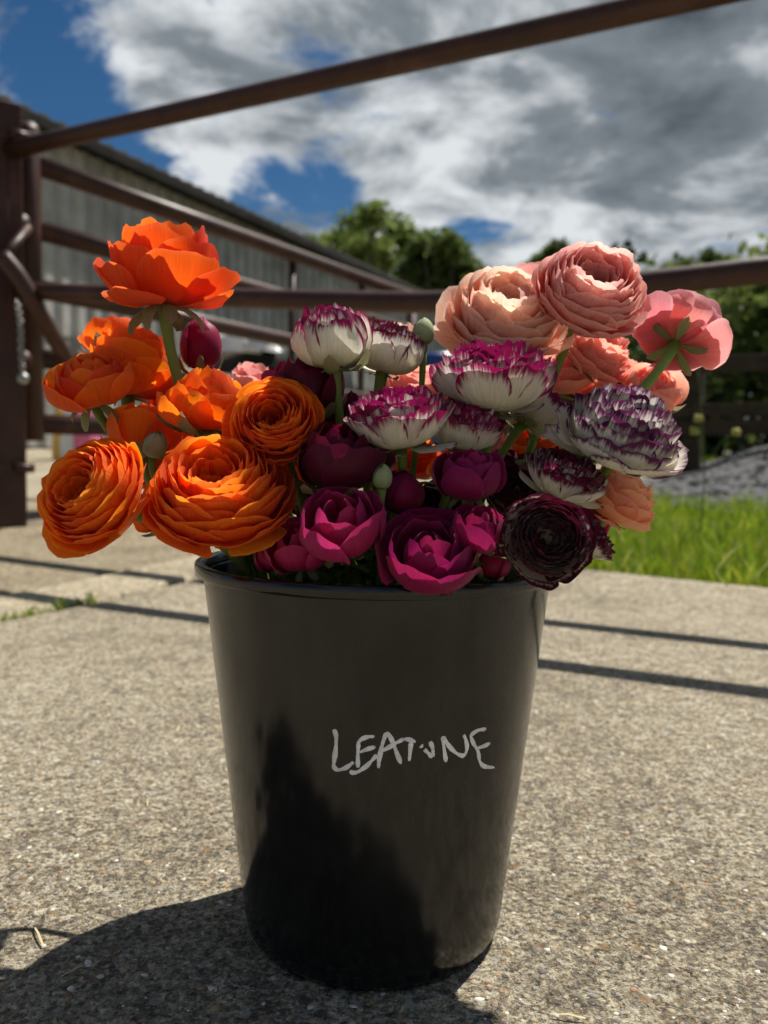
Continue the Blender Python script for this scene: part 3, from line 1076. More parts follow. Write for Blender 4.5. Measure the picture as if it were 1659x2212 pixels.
def bush(u, v, w, h, Y, n, label, mat='hedge_leaf', seed=3):
    p = at(u, v, Y)
    o = tag(empty('hedge_bush', (p.x, p.y, rise(20))), label, 'bush', 'bushes behind the timber fence')
    r = random.Random(seed)
    hm = h
    blobs = []
    m = MB()
    for k in range(9):
        c = Vector((r.uniform(-.42, .42) * w, r.uniform(-.25, .25) * w, hm * r.uniform(.06, .82)))
        blobs.append((c.x, c.y, c.z, w * r.uniform(.20, .32)))
        m.tube(spline([Vector((c.x * .2, c.y * .2, -.3)), Vector((c.x * .5, c.y * .5, c.z * .5)), c], 3), [.05, .046, .04, .034, .028, .022, .016], 6)
    m.build('stems', MAT['trunk'], o)
    v_, f_ = leaf_cloud(blobs, n, .075, seed, .35)
    mesh_obj('foliage', v_, f_, MAT[mat], o, smooth=False)


bush(1395, 900, 2.3, 2.6, 10.6, 3200, 'dark hedge bush half hidden behind the pink blooms', seed=31)
bush(1560, 900, 2.6, 3.0, 11.2, 4200, 'sunlit yellow green hedge bush behind the timber fence post', 'pale_leaf', seed=32)
bush(1690, 900, 2.4, 2.8, 10.8, 3800, 'mid green hedge bush at the open end of the timber fence', 'tree_leaf', seed=33)
bush(1480, 900, 3.6, 3.0, 13.5, 4200, 'deep green hedge bush filling the gap behind the others', seed=34)
bush(1640, 900, 3.6, 3.0, 13.8, 4200, 'deep green hedge bush behind the mid green one', seed=35)
bush(1230, 900, 3.0, 2.6, 13.0, 3200, 'deep green hedge bush behind the tall pink bloom', seed=36)

# tall weed with seed heads at the verge
wd = at(1512, 1090, 3.4)
weed = tag(empty('tall_weed', (wd.x, wd.y, rise(3.4) - .06)), 'tall thin weed with pale yellow seed heads standing in the grass verge', 'weed')
wo = Vector(weed.location)
tip = at(1508, 800, 3.4) - wo
MB().tube(spline([(0, 0, 0), (.012, 0, tip.z * .5), tip], 6), [.004 - .00018 * k for k in range(13)], 6).build('stalk', MAT['leaf'], weed)
for (u_, v_) in ((1508, 905), (1500, 932), (1590, 935)):
    q = at(u_, v_, 3.4) - wo
    q0 = Vector((.008, 0, q.z * .75))
    MB().tube(spline([q0, q0.lerp(q, .6) + Vector((0, 0, .02)), q], 4), [.0022] * 9, 5).build('side_stalk', MAT['leaf'], weed)
    o_ = lump('seed_head', (q.x, q.y, q.z - .012), (.018, .018, .028), MAT['seed_head'], weed, int(u_), 12, 6, .3)

# ------------------------------------------------------------------ the bucket
BC = Vector((-.0050, .699, 0))
bucket = tag(empty('flower_bucket', BC), 'black plastic florist bucket with a handwritten white name on its front', 'bucket')
RB, RT, HB = .1075, .1450, .3145


def wall_r(z):
    return RB + (RT - RB) * z / HB


prof = [(.0001, .004), (.070, .004), (.088, .0015), (RB - .010, .0006), (RB - .004, .0025), (RB, .009)]
prof += [(wall_r(z), z) for z in np.linspace(.02, .303, 24)]
prof += [(wall_r(.304), .3055), (wall_r(.304) - .0022, .3055)]
prof += [(wall_r(z) - .0024, z) for z in np.linspace(.303, .02, 12)] + [(.09, .0105), (.0001, .0095)]
MB().lathe(prof, 144).build('body', MAT['black_plastic'], bucket)
w3 = wall_r(.306)
lip = [(w3 + .0004, .3040), (w3 + .0058, .3036), (w3 + .0066, .3042), (w3 + .0068, .3085), (w3 + .0066, .3122), (w3 + .0056, .3132), (w3 + .0010, .3134),
       (w3 - .0016, .3124), (w3 - .0026, .310), (w3 - .0026, .302)]
rim = MB().lathe(lip, 144).build('rim', MAT['black_plastic'], bucket)

Z2 = lambda q: (696.8 + .24 * q[0], 1546.2 + .24 * q[1])
LET = [[[(104, 120), (122, 190), (118, 300), (105, 400), (102, 455), (135, 485), (190, 475), (235, 450), (280, 415)]],
       [[(325, 245), (318, 330), (318, 465)], [(315, 255), (345, 215), (400, 190), (468, 186)], [(335, 328), (400, 300), (475, 278)],
        [(268, 488), (266, 510), (320, 502), (390, 455), (440, 405), (490, 350)]],
       [[(503, 470), (510, 390), (530, 290), (560, 190), (585, 160), (610, 190), (640, 260), (670, 340), (706, 432)],
        [(535, 320), (600, 280), (660, 245), (730, 207)]],
       [[(730, 207), (790, 215), (836, 236)], [(798, 228), (790, 300), (780, 405)], [(882, 265), (900, 282)], [(915, 300), (950, 335), (988, 372)],
        [(996, 368), (990, 290), (966, 230)]],
       [[(1112, 415), (1097, 320), (1085, 215), (1098, 205), (1130, 260), (1190, 325), (1245, 355), (1280, 348), (1300, 290), (1290, 220), (1270, 170)]],
       [[(1470, 118), (1400, 130), (1345, 165), (1337, 195), (1360, 250), (1395, 310), (1408, 370), (1420, 420), (1460, 455), (1545, 465)],
        [(1390, 292), (1440, 275), (1505, 248)]]]


def to_bucket(u, v):
    d = ray(u, v)
    lo_, hi_ = .30, .62
    for t in np.linspace(.40, .80, 400):
        p = CO + d * float(t)
        if math.hypot(p.x - BC.x, p.y - BC.y) < wall_r(p.z):
            lo_, hi_ = t - .0011, t
            break
    for _ in range(24):
        mid_ = (lo_ + hi_) / 2
        p = CO + d * mid_
        if math.hypot(p.x - BC.x, p.y - BC.y) < wall_r(p.z):
            hi_ = mid_
        else:
            lo_ = mid_
    p = CO + d * hi_
    return Vector((math.atan2(p.y - BC.y, p.x - BC.x), p.z, 0))      # angle, height on the wall


def onwall(q, lift):
    r_ = wall_r(q.y) + lift
    return Vector((r_ * math.cos(q.x), r_ * math.sin(q.x), q.y))


for li, strokes in enumerate(LET):
    m = MB()
    for si, s_ in enumerate(strokes):
        path = spline([to_bucket(*Z2(q)) for q in s_], 7)
        P = [onwall(q, 0) for q in path]
        verts, faces = [], []
        rr = random.Random(li * 7 + si)
        for k, p in enumerate(P):
            tg = (P[min(k + 1, len(P) - 1)] - P[max(k - 1, 0)]).normalized()
            nm = Vector((p.x, p.y, 0)).normalized()
            sd = tg.cross(nm).normalized()
            e_ = min(k, len(P) - 1 - k) / 2.0
            w_ = .00150 * (1 if e_ >= 1 else .55 + .45 * e_) * (1 + .22 * math.sin(k * .45 + li * 1.7 + si) + rr.uniform(-.10, .10))
            lf = .00030 + .00004 * (si + 1)
            for c_, l_ in ((-1, .00002), (-.72, lf), (.72, lf), (1, .00002)):
                verts.append(p + sd * (w_ * c_) + nm * l_)
        for k in range(len(P) - 1):
            for c_ in range(3):
                faces.append((k * 4 + c_, k * 4 + c_ + 1, (k + 1) * 4 + c_ + 1, (k + 1) * 4 + c_))
        m.add(verts, faces)
    m.build('letter', MAT['chalk'], bucket)

# ------------------------------------------------------------------ the flowers
FACES = {}


def grid_faces(nc, nr):
    if (nc, nr) not in FACES:
        FACES[(nc, nr)] = [(j * nc + i, j * nc + i + 1, (j + 1) * nc + i + 1, (j + 1) * nc + i) for j in range(nr - 1) for i in range(nc - 1)]
    return FACES[(nc, nr)]


def petal(name, prof, W, Rf, parent, mat, rg, s=1.0, nc=13, nr=8, tip=.26, tipexp=2.6, ruffle=.03, serr=0.0, curl=0.0, swirl=.04, phi=0.0, tilt=0.0, fold=0.0):
    """one curved petal: a profile (radius, height) swept round the flower axis, with its own worn rim"""
    a = np.sin(np.linspace(-1, 1, nc) * 1.45) / math.sin(1.45)
    p1, p2, p3 = rg.uniform(0, 6.28, 3)
    ash = np.clip(np.abs(a + .08 * math.sin(p1) * (1 - a * a)), 0, 1)
    T = (1 - tip * 1.7) + tip * 1.7 * (1 - ash ** tipexp) ** .55 + (.014 * np.sin(6 * a + p1) + .010 * np.sin(13 * a + p2)) * (1 - a * a)
    if serr:
        z = rg.uniform(0, 1, nc)
        z[::2] *= .25
        T = T + serr * (.4 - z) * (1 - a * a)
    tau = np.linspace(0, 1, nr) ** .85
    t = np.minimum(tau[:, None] * T[None, :], 1.06)
    B = np.array(prof)
    q = 1 - t
    r = q ** 3 * B[0, 0] + 3 * q * q * t * B[1, 0] + 3 * q * t * t * B[2, 0] + t ** 3 * B[3, 0]
    z = q ** 3 * B[0, 1] + 3 * q * q * t * B[1, 1] + 3 * q * t * t * B[2, 1] + t ** 3 * B[3, 1]
    k = tau[:, None] ** 3
    wav = .6 * np.sin(3.2 * a + p1) + .4 * np.sin(7.5 * a + p2) + .25 * np.sin(15 * a + p3)
    r = r + Rf * (ruffle * k * wav[None, :] + swirl * a[None, :] * tau[:, None] + curl * np.clip((tau[:, None] - .7) / .3, 0, 1) ** 2)
    z = z + Rf * ruffle * .8 * k * (.7 * np.sin(4.5 * a + p3) + .3 * np.sin(11 * a + p1))[None, :]
    # soft crumple over the whole sheet
    A2, T2 = a[None, :], tau[:, None]
    r = r + Rf * .011 * T2 * (np.sin(5 * A2 + 4 * T2 + p2) + .7 * np.sin(9 * A2 - 7 * T2 + p3) + .4 * np.sin(17 * A2 + 3 * T2 + p1))
    if fold:
        r = r + Rf * fold * k * (a[None, :] ** 2)
    ang = a[None, :] * W * (.45 + .55 * np.clip(t / .45, 0, 1) ** .8)
    V = np.stack([r * np.cos(ang), r * np.sin(ang), z], -1).reshape(-1, 3)
    me = bpy.data.meshes.new(name)
    me.from_pydata(V.tolist(), [], grid_faces(nc, nr))
    me.polygons.foreach_set('use_smooth', np.ones(len(me.polygons), dtype=bool))
    me.materials.append(mat)
    at_ = me.attributes.new('pt', 'FLOAT_VECTOR', 'POINT')
    wid = float(max(B[:, 0])) * W
    pt = np.stack([np.broadcast_to(a[None, :] * wid, (nr, nc)), np.broadcast_to(tau[:, None], (nr, nc)), np.full((nr, nc), s)], -1)
    at_.data.foreach_set('vector', pt.astype(np.float32).ravel())
    o = bpy.data.objects.new(name, me)
    col.objects.link(o)
    o.parent = parent
    o.rotation_euler = (0, tilt, phi)
    o.rotation_mode = 'XYZ'
    return o


GA = math.radians(137.508)


def bloom(kind, N, R, H, mat, parent, rg, opn=0.0, eye=.10, serr=0.0, droop=0, ruf=1.0, step=0.0):
    nc, nr = (31, 9) if serr else (17, 9)
    for i in range(N):
        s = (i + .5) / N
        j1, j2, j3 = rg.normal(size=3)
        if kind == 'full':
            s = s ** .80
            rho = R * (eye + (.97 - eye) * s) * (1 + .025 * j1)
            if s < .42:
                h = H * (.52 + .48 * math.sin(s / .42 * math.pi / 2))
            else:
                h = H * (1 - .64 * ((s - .42) / .58) ** 1.5)
            h *= 1 + .035 * j2
            fl = max(0, s - .8) / .2
            P = [(.04 * R, .03 * H * (1 - s)), (rho * (1.0 - .22 * s) + .02 * R, -.05 * H + .12 * H * (1 - s)),
                 (rho * (1.17 - .14 * s) + .03 * R * (1 - s), h * .56), (rho * (1 + .07 * fl), h * (1 - .10 * fl))]
            petal('petal', P, R_(60 - 15 * s + 4 * j3), R, parent, mat, rg, s, nc, nr, tip=.20 + .10 * s, tipexp=(4.0 if serr else 2.8), ruffle=(.014 + .024 * s) * ruf, serr=serr,
                  curl=.03 * s * (1 + j3), swirl=.03 + .02 * s, phi=i * GA + .12 * j1, tilt=R_(1.5) * j2)
        elif kind == 'cup':
            rho = R * (.10 + .66 * s + opn * .42 * s * s) * (1 + .03 * j1)
            h = H * (1.0 - .14 * s - opn * .38 * s * s - step * s) * (1 + .05 * j2)
            P = [(.05 * R, .03 * H * (1 - s)), (R * (.42 + .56 * s), -.04 * H + .10 * H * (1 - s)), (R * (.40 + .66 * s + opn * .10 * s), h * .64), (rho, h)]
            petal('petal', P, R_(64 - 12 * s + 5 * j3), R, parent, mat, rg, s, max(nc, 17), 10, tip=(.18 + .08 * s if serr else .24 + .12 * s), tipexp=(4.0 if serr else 2.4), ruffle=(.018 + .03 * s) * ruf, serr=serr,
                  curl=(.02 + .05 * opn) * s * (1 + .8 * j3), swirl=.05, phi=i * GA + .15 * j1, tilt=R_(2) * j2)
        elif kind == 'bud':
            rho = R * (.03 + .16 * s)
            h = H * (1.0 - .10 * s) * (1 + .03 * j2)
            P = [(.05 * R, .03 * H), (R * (.62 + .40 * s), -.03 * H), (R * (.72 + .40 * s), h * .82), (rho, h)]
            petal('petal', P, R_(66 - 10 * s), R, parent, mat, rg, s, 15, 9, tip=.22, tipexp=2.0, ruffle=.012 * ruf, serr=serr, swirl=.05, phi=i * GA + .15 * j1, tilt=R_(2) * j2)
        elif kind == 'fan':
            s = s ** .85
            rho = R * (.07 + .92 * s) * (1 + .03 * j1)
            h = H * (.88 + .12 * math.sin(min(s / .4, 1) * math.pi / 2) - .36 * max(0, (s - .3) / .7) ** 1.8) * (1 + .04 * j2)
            P = [(.04 * R, .02 * H), (rho * .52, -.06 * H), (rho * (1.02 - .08 * s), h * .34), (rho, h)]
            petal('petal', P, R_(60 - 14 * s + 4 * j3), R, parent, mat, rg, s, nc, nr, tip=.15 + .06 * s, tipexp=4.5, ruffle=(.02 + .03 * s) * ruf, serr=serr,
                  curl=.06 * s * (1 + .6 * j3), swirl=.03, phi=i * GA + .12 * j1, tilt=R_(2) * j2)
    for k in range(droop):                       # loose outer petals that have dropped open
        j1, j2, j3 = rg.normal(size=3)
        P = [(.05 * R, .0), (R * .55, -.10 * H), (R * (.95 + .05 * j1), .02 * H + .05 * H * j2), (R * (1.14 + .05 * j3), .16 * H + .10 * H * j2)]
        petal('petal', P, R_(30), R, parent, mat, rg, 1.0, max(nc, 17), 10, tip=.38, tipexp=2.2, ruffle=.05, serr=serr, curl=-.02, swirl=.03, phi=rg.uniform(0, 6.28))


def flower(kind, u, v, w, Y, axis, mat, label, cat='flower', hr=.9, N=60, opn=0.0, eye=.10, serr=0.0, droop=0, ruf=1.0, sep='hug', sr=.0036, seed=None,
           entry=None, lift=.5, group=None, leaf=1, spin=None, sepmat='sepal', step=0.0):
    Y += .087
    if kind in ('cup', 'bud'):
        w = w * 1.17
    w = w * 1.10
    ctr = at(u, v, Y)
    R = w / 2 * depth_of(ctr) / FPX
    H = R * hr
    ax = Vector(axis).normalized()
    base = ctr - ax * (H * lift)
    seed = seed if seed is not None else int(u * 7 + v)
    rg = np.random.default_rng(seed)
    sr *= rg.uniform(.85, 1.22)
    rot = Vector((0, 0, 1)).rotation_difference(ax) @ Matrix.Rotation(rg.uniform(0, 6.28) if spin is None else spin, 4, 'Z').to_quaternion()
    o = empty('ranunculus_bud' if cat == 'bud' else 'ranunculus_flower', base, rot)
    tag(o, label, cat, group)
    if kind != 'green':
        bloom(kind, N, R, H, MAT[mat], o, rg, opn, eye, serr, droop, ruf, step)
    else:
        for k in range(5):
            j = rg.normal(size=2)
            P = [(.05 * R, 0), (R * 1.15, -.05 * H), (R * 1.15, .8 * H), (.06 * R, H * (1 + .04 * j[0]))]
            petal('sepal', P, R_(48), R, o, MAT['bud_green'], rg, 1, 11, 9, tip=.10, tipexp=2, ruffle=.02, swirl=.04, phi=k * 1.2566)
    # sepals
    ns = 5 if sep else 0
    for k in range(ns):
        j = rg.normal(size=3)
        if sep == 'hug':
            P = [(.06 * R, -.012 * R), (.45 * R, -.16 * H), (.86 * R, -.02 * H), (.98 * R, (.26 + .05 * j[0]) * H)]
            if kind == 'full' or kind == 'fan':
                P = [(.06 * R, -.012 * R), (.30 * R, -.09 * H), (.52 * R, -.10 * H), (.66 * R, (.02 + .05 * j[0]) * H)]
        elif sep == 'open':
            P = [(.06 * R, -.012 * R), (.35 * R, -.10 * R), (.60 * R, -.14 * R), ((.66 + .08 * j[1]) * R, (-.10 + .10 * j[0]) * R)]
        else:                                    # bent back along the stem
            P = [(.06 * R, -.012 * R), (.42 * R, -.02 * R), (.62 * R, -.22 * R), ((.50 + .10 * j[1]) * R, (-.42 + .08 * j[0]) * R)]
        petal('sepal', P, R_(16 if sep == 'open' else 20), R, o, MAT[sepmat], rg, 1, 9, 7, tip=.62, tipexp=1.7, ruffle=.03, swirl=.02, phi=k * 1.2566 + .2 * j[2], fold=-.10 if sep == 'back' else .05)
    # stem: down from the flower, through the mouth of the bucket, to its floor
    dvec = Vector((base.x - BC.x, base.y - BC.y, 0))
    rr = min(dvec.length * .62, .112)
    dd = dvec.normalized() if dvec.length > 1e-4 else Vector((1, 0, 0))
    E = BC + dd * rr + Vector((0, 0, .300)) if entry is None else Vector(entry)
    if base.z < .335:
        E.z = min(E.z, base.z - .03)
    L = (base - E).length
    bot = BC + dd * min(rr * .55, .07) + Vector((rg.uniform(-.012, .012), rg.uniform(-.012, .012), .0095 + sr))
    c0 = base + ax * (.02 * R)
    c1, c2 = base - ax * (.38 * L), E + (E - bot).normalized() * (.40 * L)
    pts = []
    for k in range(15):
        t = k / 14
        q = 1 - t
        pts.append(c0 * q ** 3 + c1 * 3 * q * q * t + c2 * 3 * q * t * t + E * t ** 3)
    pts += [E.lerp(bot, t) for t in (.35, .7, 1.0)]
    inv = rot.inverted()
    rad = [sr * (1.45 if k == 0 else 1.18 if k == 1 else 1.0 + .10 * k / 14) for k in range(len(pts))]
    stem_o = MB().tube([inv @ (p - base) for p in pts], rad, 10).build('stem', MAT['stem'], o)
    for k in range(leaf):
        i0 = 9 + k * 2
        p0 = pts[i0]
        th = rg.uniform(3.6, 5.8)
        d0_ = Vector((math.cos(th), math.sin(th), .55)).normalized()
        Lf = .046 * rg.uniform(.7, 1.2)
        for lb_, (sa, sl) in enumerate(((0, 1.0), (.7, .7), (-.7, .7))):
            dl = (Matrix.Rotation(sa, 3, 'Z') @ d0_).normalized()
            sd_ = dl.cross(Vector((0, 0, 1))).normalized()
            vv, ff = [], []
            for q_ in range(7):
                tt = q_ / 6
                ww = Lf * .15 * math.sin(math.pi * min(1, tt * .93 + .05)) * (1 + .3 * math.sin(q_ * 2.5))
                cpt = p0 + dl * (Lf * sl * tt) - Vector((0, 0, 1)) * (Lf * .35 * tt * tt)
                for side in (-1, 0, 1):
                    vv.append(inv @ (cpt + sd_ * (ww * side) - Vector((0, 0, .12 * abs(side) * ww)) - base))
            for q_ in range(6):
                for c_ in (0, 1):
                    ff.append((q_ * 3 + c_, q_ * 3 + c_ + 1, (q_ + 1) * 3 + c_ + 1, (q_ + 1) * 3 + c_))
            mesh_obj('leaf', vv, ff, MAT['leaf'], stem_o)
    return o


GO, GPk, GW, GM, GB = ('orange ranunculus in the bucket', 'pink ranunculus in the bucket', 'picotee ranunculus in the bucket',
                       'magenta and burgundy ranunculus in the bucket', 'green buds in the bucket')
SR = .055
# --- orange
flower('full', 352, 576, 262, .60, (-.04, -.02, 1), 'coral_orange_petal', 'tall coral orange flower standing above all the other orange blooms', hr=1.12, N=28, eye=.14, droop=2, ruf=1.7,
       sep='back', sr=.0040, group=GO, lift=.50, seed=43)
flower('full', 285, 788, 205, .645, (.10, .10, 1), 'orange_petal', 'orange ruffled bloom seen from the side below the tall coral orange flower', hr=1.2, N=42, sep='open', group=GO, ruf=1.4)
flower('cup', 243, 728, 112, .74, (-.1, .2, 1), 'coral_orange_petal', 'pale orange bloom peeping up behind the orange ruffled bloom', hr=1.1, N=16, opn=.3, group=GO)
flower('cup', 186, 818, 160, .575, (-.10, -.55, .9), 'coral_orange_petal', 'half open orange cup with curled sepals beneath, leaning out beside the gate', hr=1.05, N=20, opn=.12, step=.16, sep='back', group=GO)
flower('cup', 452, 858, 178, .565, (.05, -.12, 1), 'orange_petal', 'orange cup in side view between the tall stem and the round orange rosette', hr=1.2, N=20, opn=.30, step=.22, sep='hug', group=GO, ruf=1.3)
flower('full', 592, 905, 196, .515, (-.03, -.90, .42), 'orange_petal', 'round orange rosette with a dark eye touching the burgundy blooms', hr=.85, N=64, eye=.09, group=GO)
flower('cup', 312, 925, 140, .60, (.10, -.05, 1), 'orange_petal', 'small orange cup behind the green pointed bud', hr=1.2, N=14, opn=.15, group=GO)
flower('full', 192, 1062, 248, .50, (-.42, -.80, .46), 'orange_petal', 'large open orange bloom hanging out over the bucket edge beside the gate post', hr=.85, N=72, eye=.11, droop=2, group=GO, sr=.0044)
flower('full', 470, 1055, 300, .50, (-.02, -.62, .80), 'orange_petal', 'biggest orange bloom of many layered petals low over the bucket rim', hr=.95, N=80, eye=.10, droop=3, group=GO, sr=.0046)
flower('full', 385, 880, 150, .68, (.1, -.2, 1), 'coral_orange_petal', 'red orange bloom tucked behind the orange cups', hr=1.1, N=30, group=GO)
flower('cup', 335, 1090, 120, .60, (-.7, -.2, .5), 'coral_orange_petal', 'peach orange bloom squeezed underneath the two largest orange blooms', hr=1.0, N=14, opn=.4, group=GO)
flower('full', 1150, 975, 150, .70, (.1, -.3, 1), 'orange_petal', 'orange bloom hidden deep among the white picotee flowers', hr=1.0, N=34, group=GO)
flower('full', 885, 985, 150, .72, (0, -.3, 1), 'coral_orange_petal', 'shaded red orange bloom deep behind the magenta bud', hr=1.0, N=34, group=GO)
# --- pink and peach
flower('full', 1280, 618, 232, .60, (.14, -.86, .60), 'pink_petal', 'tall pink rosette with a dark eye, highest of the pink blooms', hr=1.0, N=70, eye=.11, droop=2, group=GPk, sr=.0042, ruf=1.2, serr=0)
flower('full', 1096, 672, 250, .63, (.08, -.70, .76), 'peach_petal', 'wide peach rosette with a cream heart next to the tall pink rosette', hr=1.02, N=70, eye=.08, droop=3, group=GPk, ruf=1.2)
flower('full', 1130, 622, 160, .74, (-.1, 0, 1), 'pink_petal', 'pink bloom rising behind the wide peach rosette', hr=1.0, N=34, group=GPk)
flower('full', 1468, 716, 190, .63, (.40, .55, .62), 'rose_pink_petal', 'pink bloom turned away showing its green sepals and bent stem', hr=1.1, N=36, sep='open', group=GPk, sr=.0036, lift=.4)
flower('full', 1290, 752, 160, .67, (.45, -.55, .62), 'coral_petal', 'coral ruffled bloom underneath the tall pink rosette', hr=1.0, N=50, group=GPk, ruf=1.6)
flower('cup', 1412, 838, 122, .66, (.15, -.62, .75), 'coral_petal', 'small coral cup below the pink bloom that is turned away', hr=1.0, N=18, opn=.1, group=GPk)
flower('full', 1340, 1070, 165, .565, (.42, -.30, .85), 'apricot_petal', 'apricot bloom drooping over the rim beneath the purple edged flower', hr=1.1, N=34, droop=4, group=GPk, ruf=1.3)
flower('full', 905, 838, 165, .72, (0, -.35, 1), 'coral_petal', 'coral bloom behind the slim green bud stem', hr=1.0, N=44, group=GPk)
flower('full', 862, 725, 92, .76, (0, -.2, 1), 'peach_petal', 'pale peach bloom behind the two tall picotee cups', hr=1.1, N=24, group=GPk)
flower('full', 545, 812, 95, .76, (0, -.1, 1), 'pink_petal', 'small pink bloom peeping out behind the round orange rosette', hr=1.1, N=24, group=GPk)
flower('cup', 1000, 742, 66, .72, (-.2, 0, 1), 'coral_petal', 'small coral bud shape under the wide peach rosette', hr=1.2, N=12, group=GPk)
flower('full', 1195, 800, 165, .70, (.05, -.3, 1), 'coral_petal', 'coral bloom behind the leaning green stem of the tall rosette', hr=1.0, N=40, group=GPk)
flower('full', 1350, 800, 92, .70, (.3, -.2, .9), 'coral_petal', 'red coral bloom wedged behind the small coral cup', hr=1.1, N=26, group=GPk)
# --- white picotee
flower('cup', 716, 728, 150, .545, (-.10, -.22, 1), 'picotee_petal', 'white cup with magenta edges, tallest of the picotee flowers', hr=1.35, N=26, opn=.05, serr=.05, sep='hug', group=GW, seed=12)
flower('cup', 838, 752, 128, .59, (.22, -.10, 1), 'wine_picotee_petal', 'wine edged white bloom with one petal sticking out sideways', hr=1.3, N=30, opn=.30, serr=.032, sep='open', droop=1, group=GW)
flower('fan', 858, 905, 205, .525, (-.16, -.22, 1), 'picotee_petal', 'white fan shaped bloom with frilled magenta edges above the burgundy blooms', hr=1.1, N=46, serr=.032, group=GW, droop=1, lift=.5)
flower('fan', 1002, 918, 165, .555, (.16, -.20, 1), 'picotee_petal', 'smaller white frilled bloom with magenta edges directly above the rose cup', hr=1.1, N=40, serr=.032, group=GW, droop=1, lift=.5)
flower('fan', 1066, 815, 240, .56, (-.02, -.12, 1), 'picotee_petal', 'widest white frilled bloom with a bright magenta crown under the peach rosette', hr=1.08, N=50, serr=.032, group=GW, droop=1, lift=.50)
flower('fan', 1150, 890, 185, .61, (.45, .10, .55), 'pale_picotee_petal', 'pale white bloom with thin pink edges sheltering behind the widest frilled one', hr=.8, N=30, serr=.05, group=GW, droop=3, lift=.4)
flower('full', 1350, 925, 250, .535, (.20, -.48, .92), 'purple_picotee_petal', 'large white bloom with deep purple edges and one petal hanging down', hr=1.05, N=58, serr=.032, droop=2, group=GW, ruf=1.8, eye=.05)
flower('fan', 1222, 1030, 170, .53, (.30, -.30, .85), 'wine_picotee_petal', 'cream bloom with ragged wine edges between the purple edged flower and the dark rosette', hr=.95, N=40, serr=.032, droop=3, group=GW)
flower('full', 1182, 1162, 190, .462, (.05, -.93, .34), 'dark_picotee_petal', 'dark wine rosette with cream flecks facing straight out at the bucket rim', hr=.78, N=66, serr=.05, eye=.07, droop=3, group=GW, ruf=1.2)
flower('fan', 1285, 1168, 100, .50, (.75, -.35, .55), 'wine_picotee_petal', 'small wine and white bloom poking out beside the dark wine rosette', hr=1.0, N=26, serr=.05, group=GW)
flower('full', 1112, 1060, 125, .57, (.2, -.7, .6), 'dark_picotee_petal', 'shaded dark wine bloom between the rose cup and the dark wine rosette', hr=.9, N=40, serr=.05, group=GW)
flower('full', 905, 1105, 140, .58, (0, -.6, .7), 'dark_picotee_petal', 'shadowed wine and white bloom deep behind the open magenta rose', hr=.9, N=36, serr=.05, group=GW)
# --- magenta and burgundy
flower('cup', 652, 838, 152, .565, (-.14, -.10, 1), 'burgundy_petal', 'dark burgundy cup behind the round orange rosette', hr=1.3, N=14, opn=.15, group=GM, ruf=1.3)
flower('cup', 728, 988, 172, .515, (.06, -.30, 1), 'burgundy_petal', 'dark burgundy globe with a shiny curled petal above the bright magenta cup', hr=1.2, N=14, opn=.12, group=GM, ruf=1.2)
flower('cup', 734, 1128, 176, .478, (-.04, -.62, .82), 'rose_petal', 'bright magenta open cup low over the front of the rim', hr=1.1, N=14, opn=.18, group=GM, sep='open', leaf=2, ruf=1.2)
flower('bud', 865, 1062, 98, .525, (.22, -.12, 1), 'magenta_petal', 'smooth magenta bud with a wide green sepal', hr=1.5, N=8, group=GM, lift=.5)
flower('cup', 1016, 1025, 138, .505, (.04, -.32, 1), 'magenta_petal', 'rose shaped magenta cup on a dark stem under the white frilled blooms', hr=1.15, N=16, opn=.15, group=GM, sep='back')
flower('cup', 928, 1192, 190, .47, (-.04, -.62, .84), 'magenta_petal', 'open magenta rose with spreading outer petals touching the bucket rim', hr=1.0, N=18, opn=.42, droop=2, group=GM, sep='open', leaf=1)
flower('cup', 1030, 1142, 122, .475, (.05, -.40, 1), 'magenta_petal', 'tight magenta globe beside the dark wine rosette', hr=1.15, N=13, opn=.02, group=GM, sep='open')
flower('cup', 642, 1178, 140, .50, (-.25, -.45, .85), 'rose_petal', 'rose red bloom half hidden under the bright magenta cup', hr=1.1, N=12, opn=.3, group=GM, sep='back', leaf=1)
flower('bud', 1065, 1212, 80, .505, (.35, -.1, .9), 'magenta_petal', 'magenta bud squeezed in beneath the tight magenta globe', hr=1.5, N=7, group=GM)
flower('cup', 742, 905, 130, .60, (.1, 0, 1), 'burgundy_petal', 'deep shaded burgundy bloom between the white fan and the dark globe', hr=1.2, N=14, opn=.3, group=GM)
flower('bud', 578, 1205, 62, .515, (-.5, -.2, .7), 'rose_petal', 'little rose red bud low beside the green stems at the rim', hr=1.5, N=6, group=GM, sep=None)
flower('bud', 433, 742, 84, .66, (.05, -.05, 1), 'magenta_petal', 'closed glossy magenta bud in green sepals next to the tall orange stem', cat='bud', hr=2.2, N=9, group=GM, sepmat='sepal')
# --- green buds
flower('green', 915, 716, 50, .60, (0, 0, 1), 'sepal', 'round green unopened bud on a thin straight stem', cat='bud', hr=2.0, N=0, sep=None, sr=.0021, group=GB)
flower('green', 826, 1030, 44, .50, (.05, -.05, 1), 'sepal', 'downy green bud between the burgundy globe and the magenta bud', cat='bud', hr=2.2, N=0, sep=None, sr=.0022, group=GB)
flower('green', 336, 960, 54, .555, (.25, -.2, .9), 'sepal', 'pointed green bud in front of the small orange cup', cat='bud', hr=2.0, N=0, sep=None, sr=.0025, group=GB)

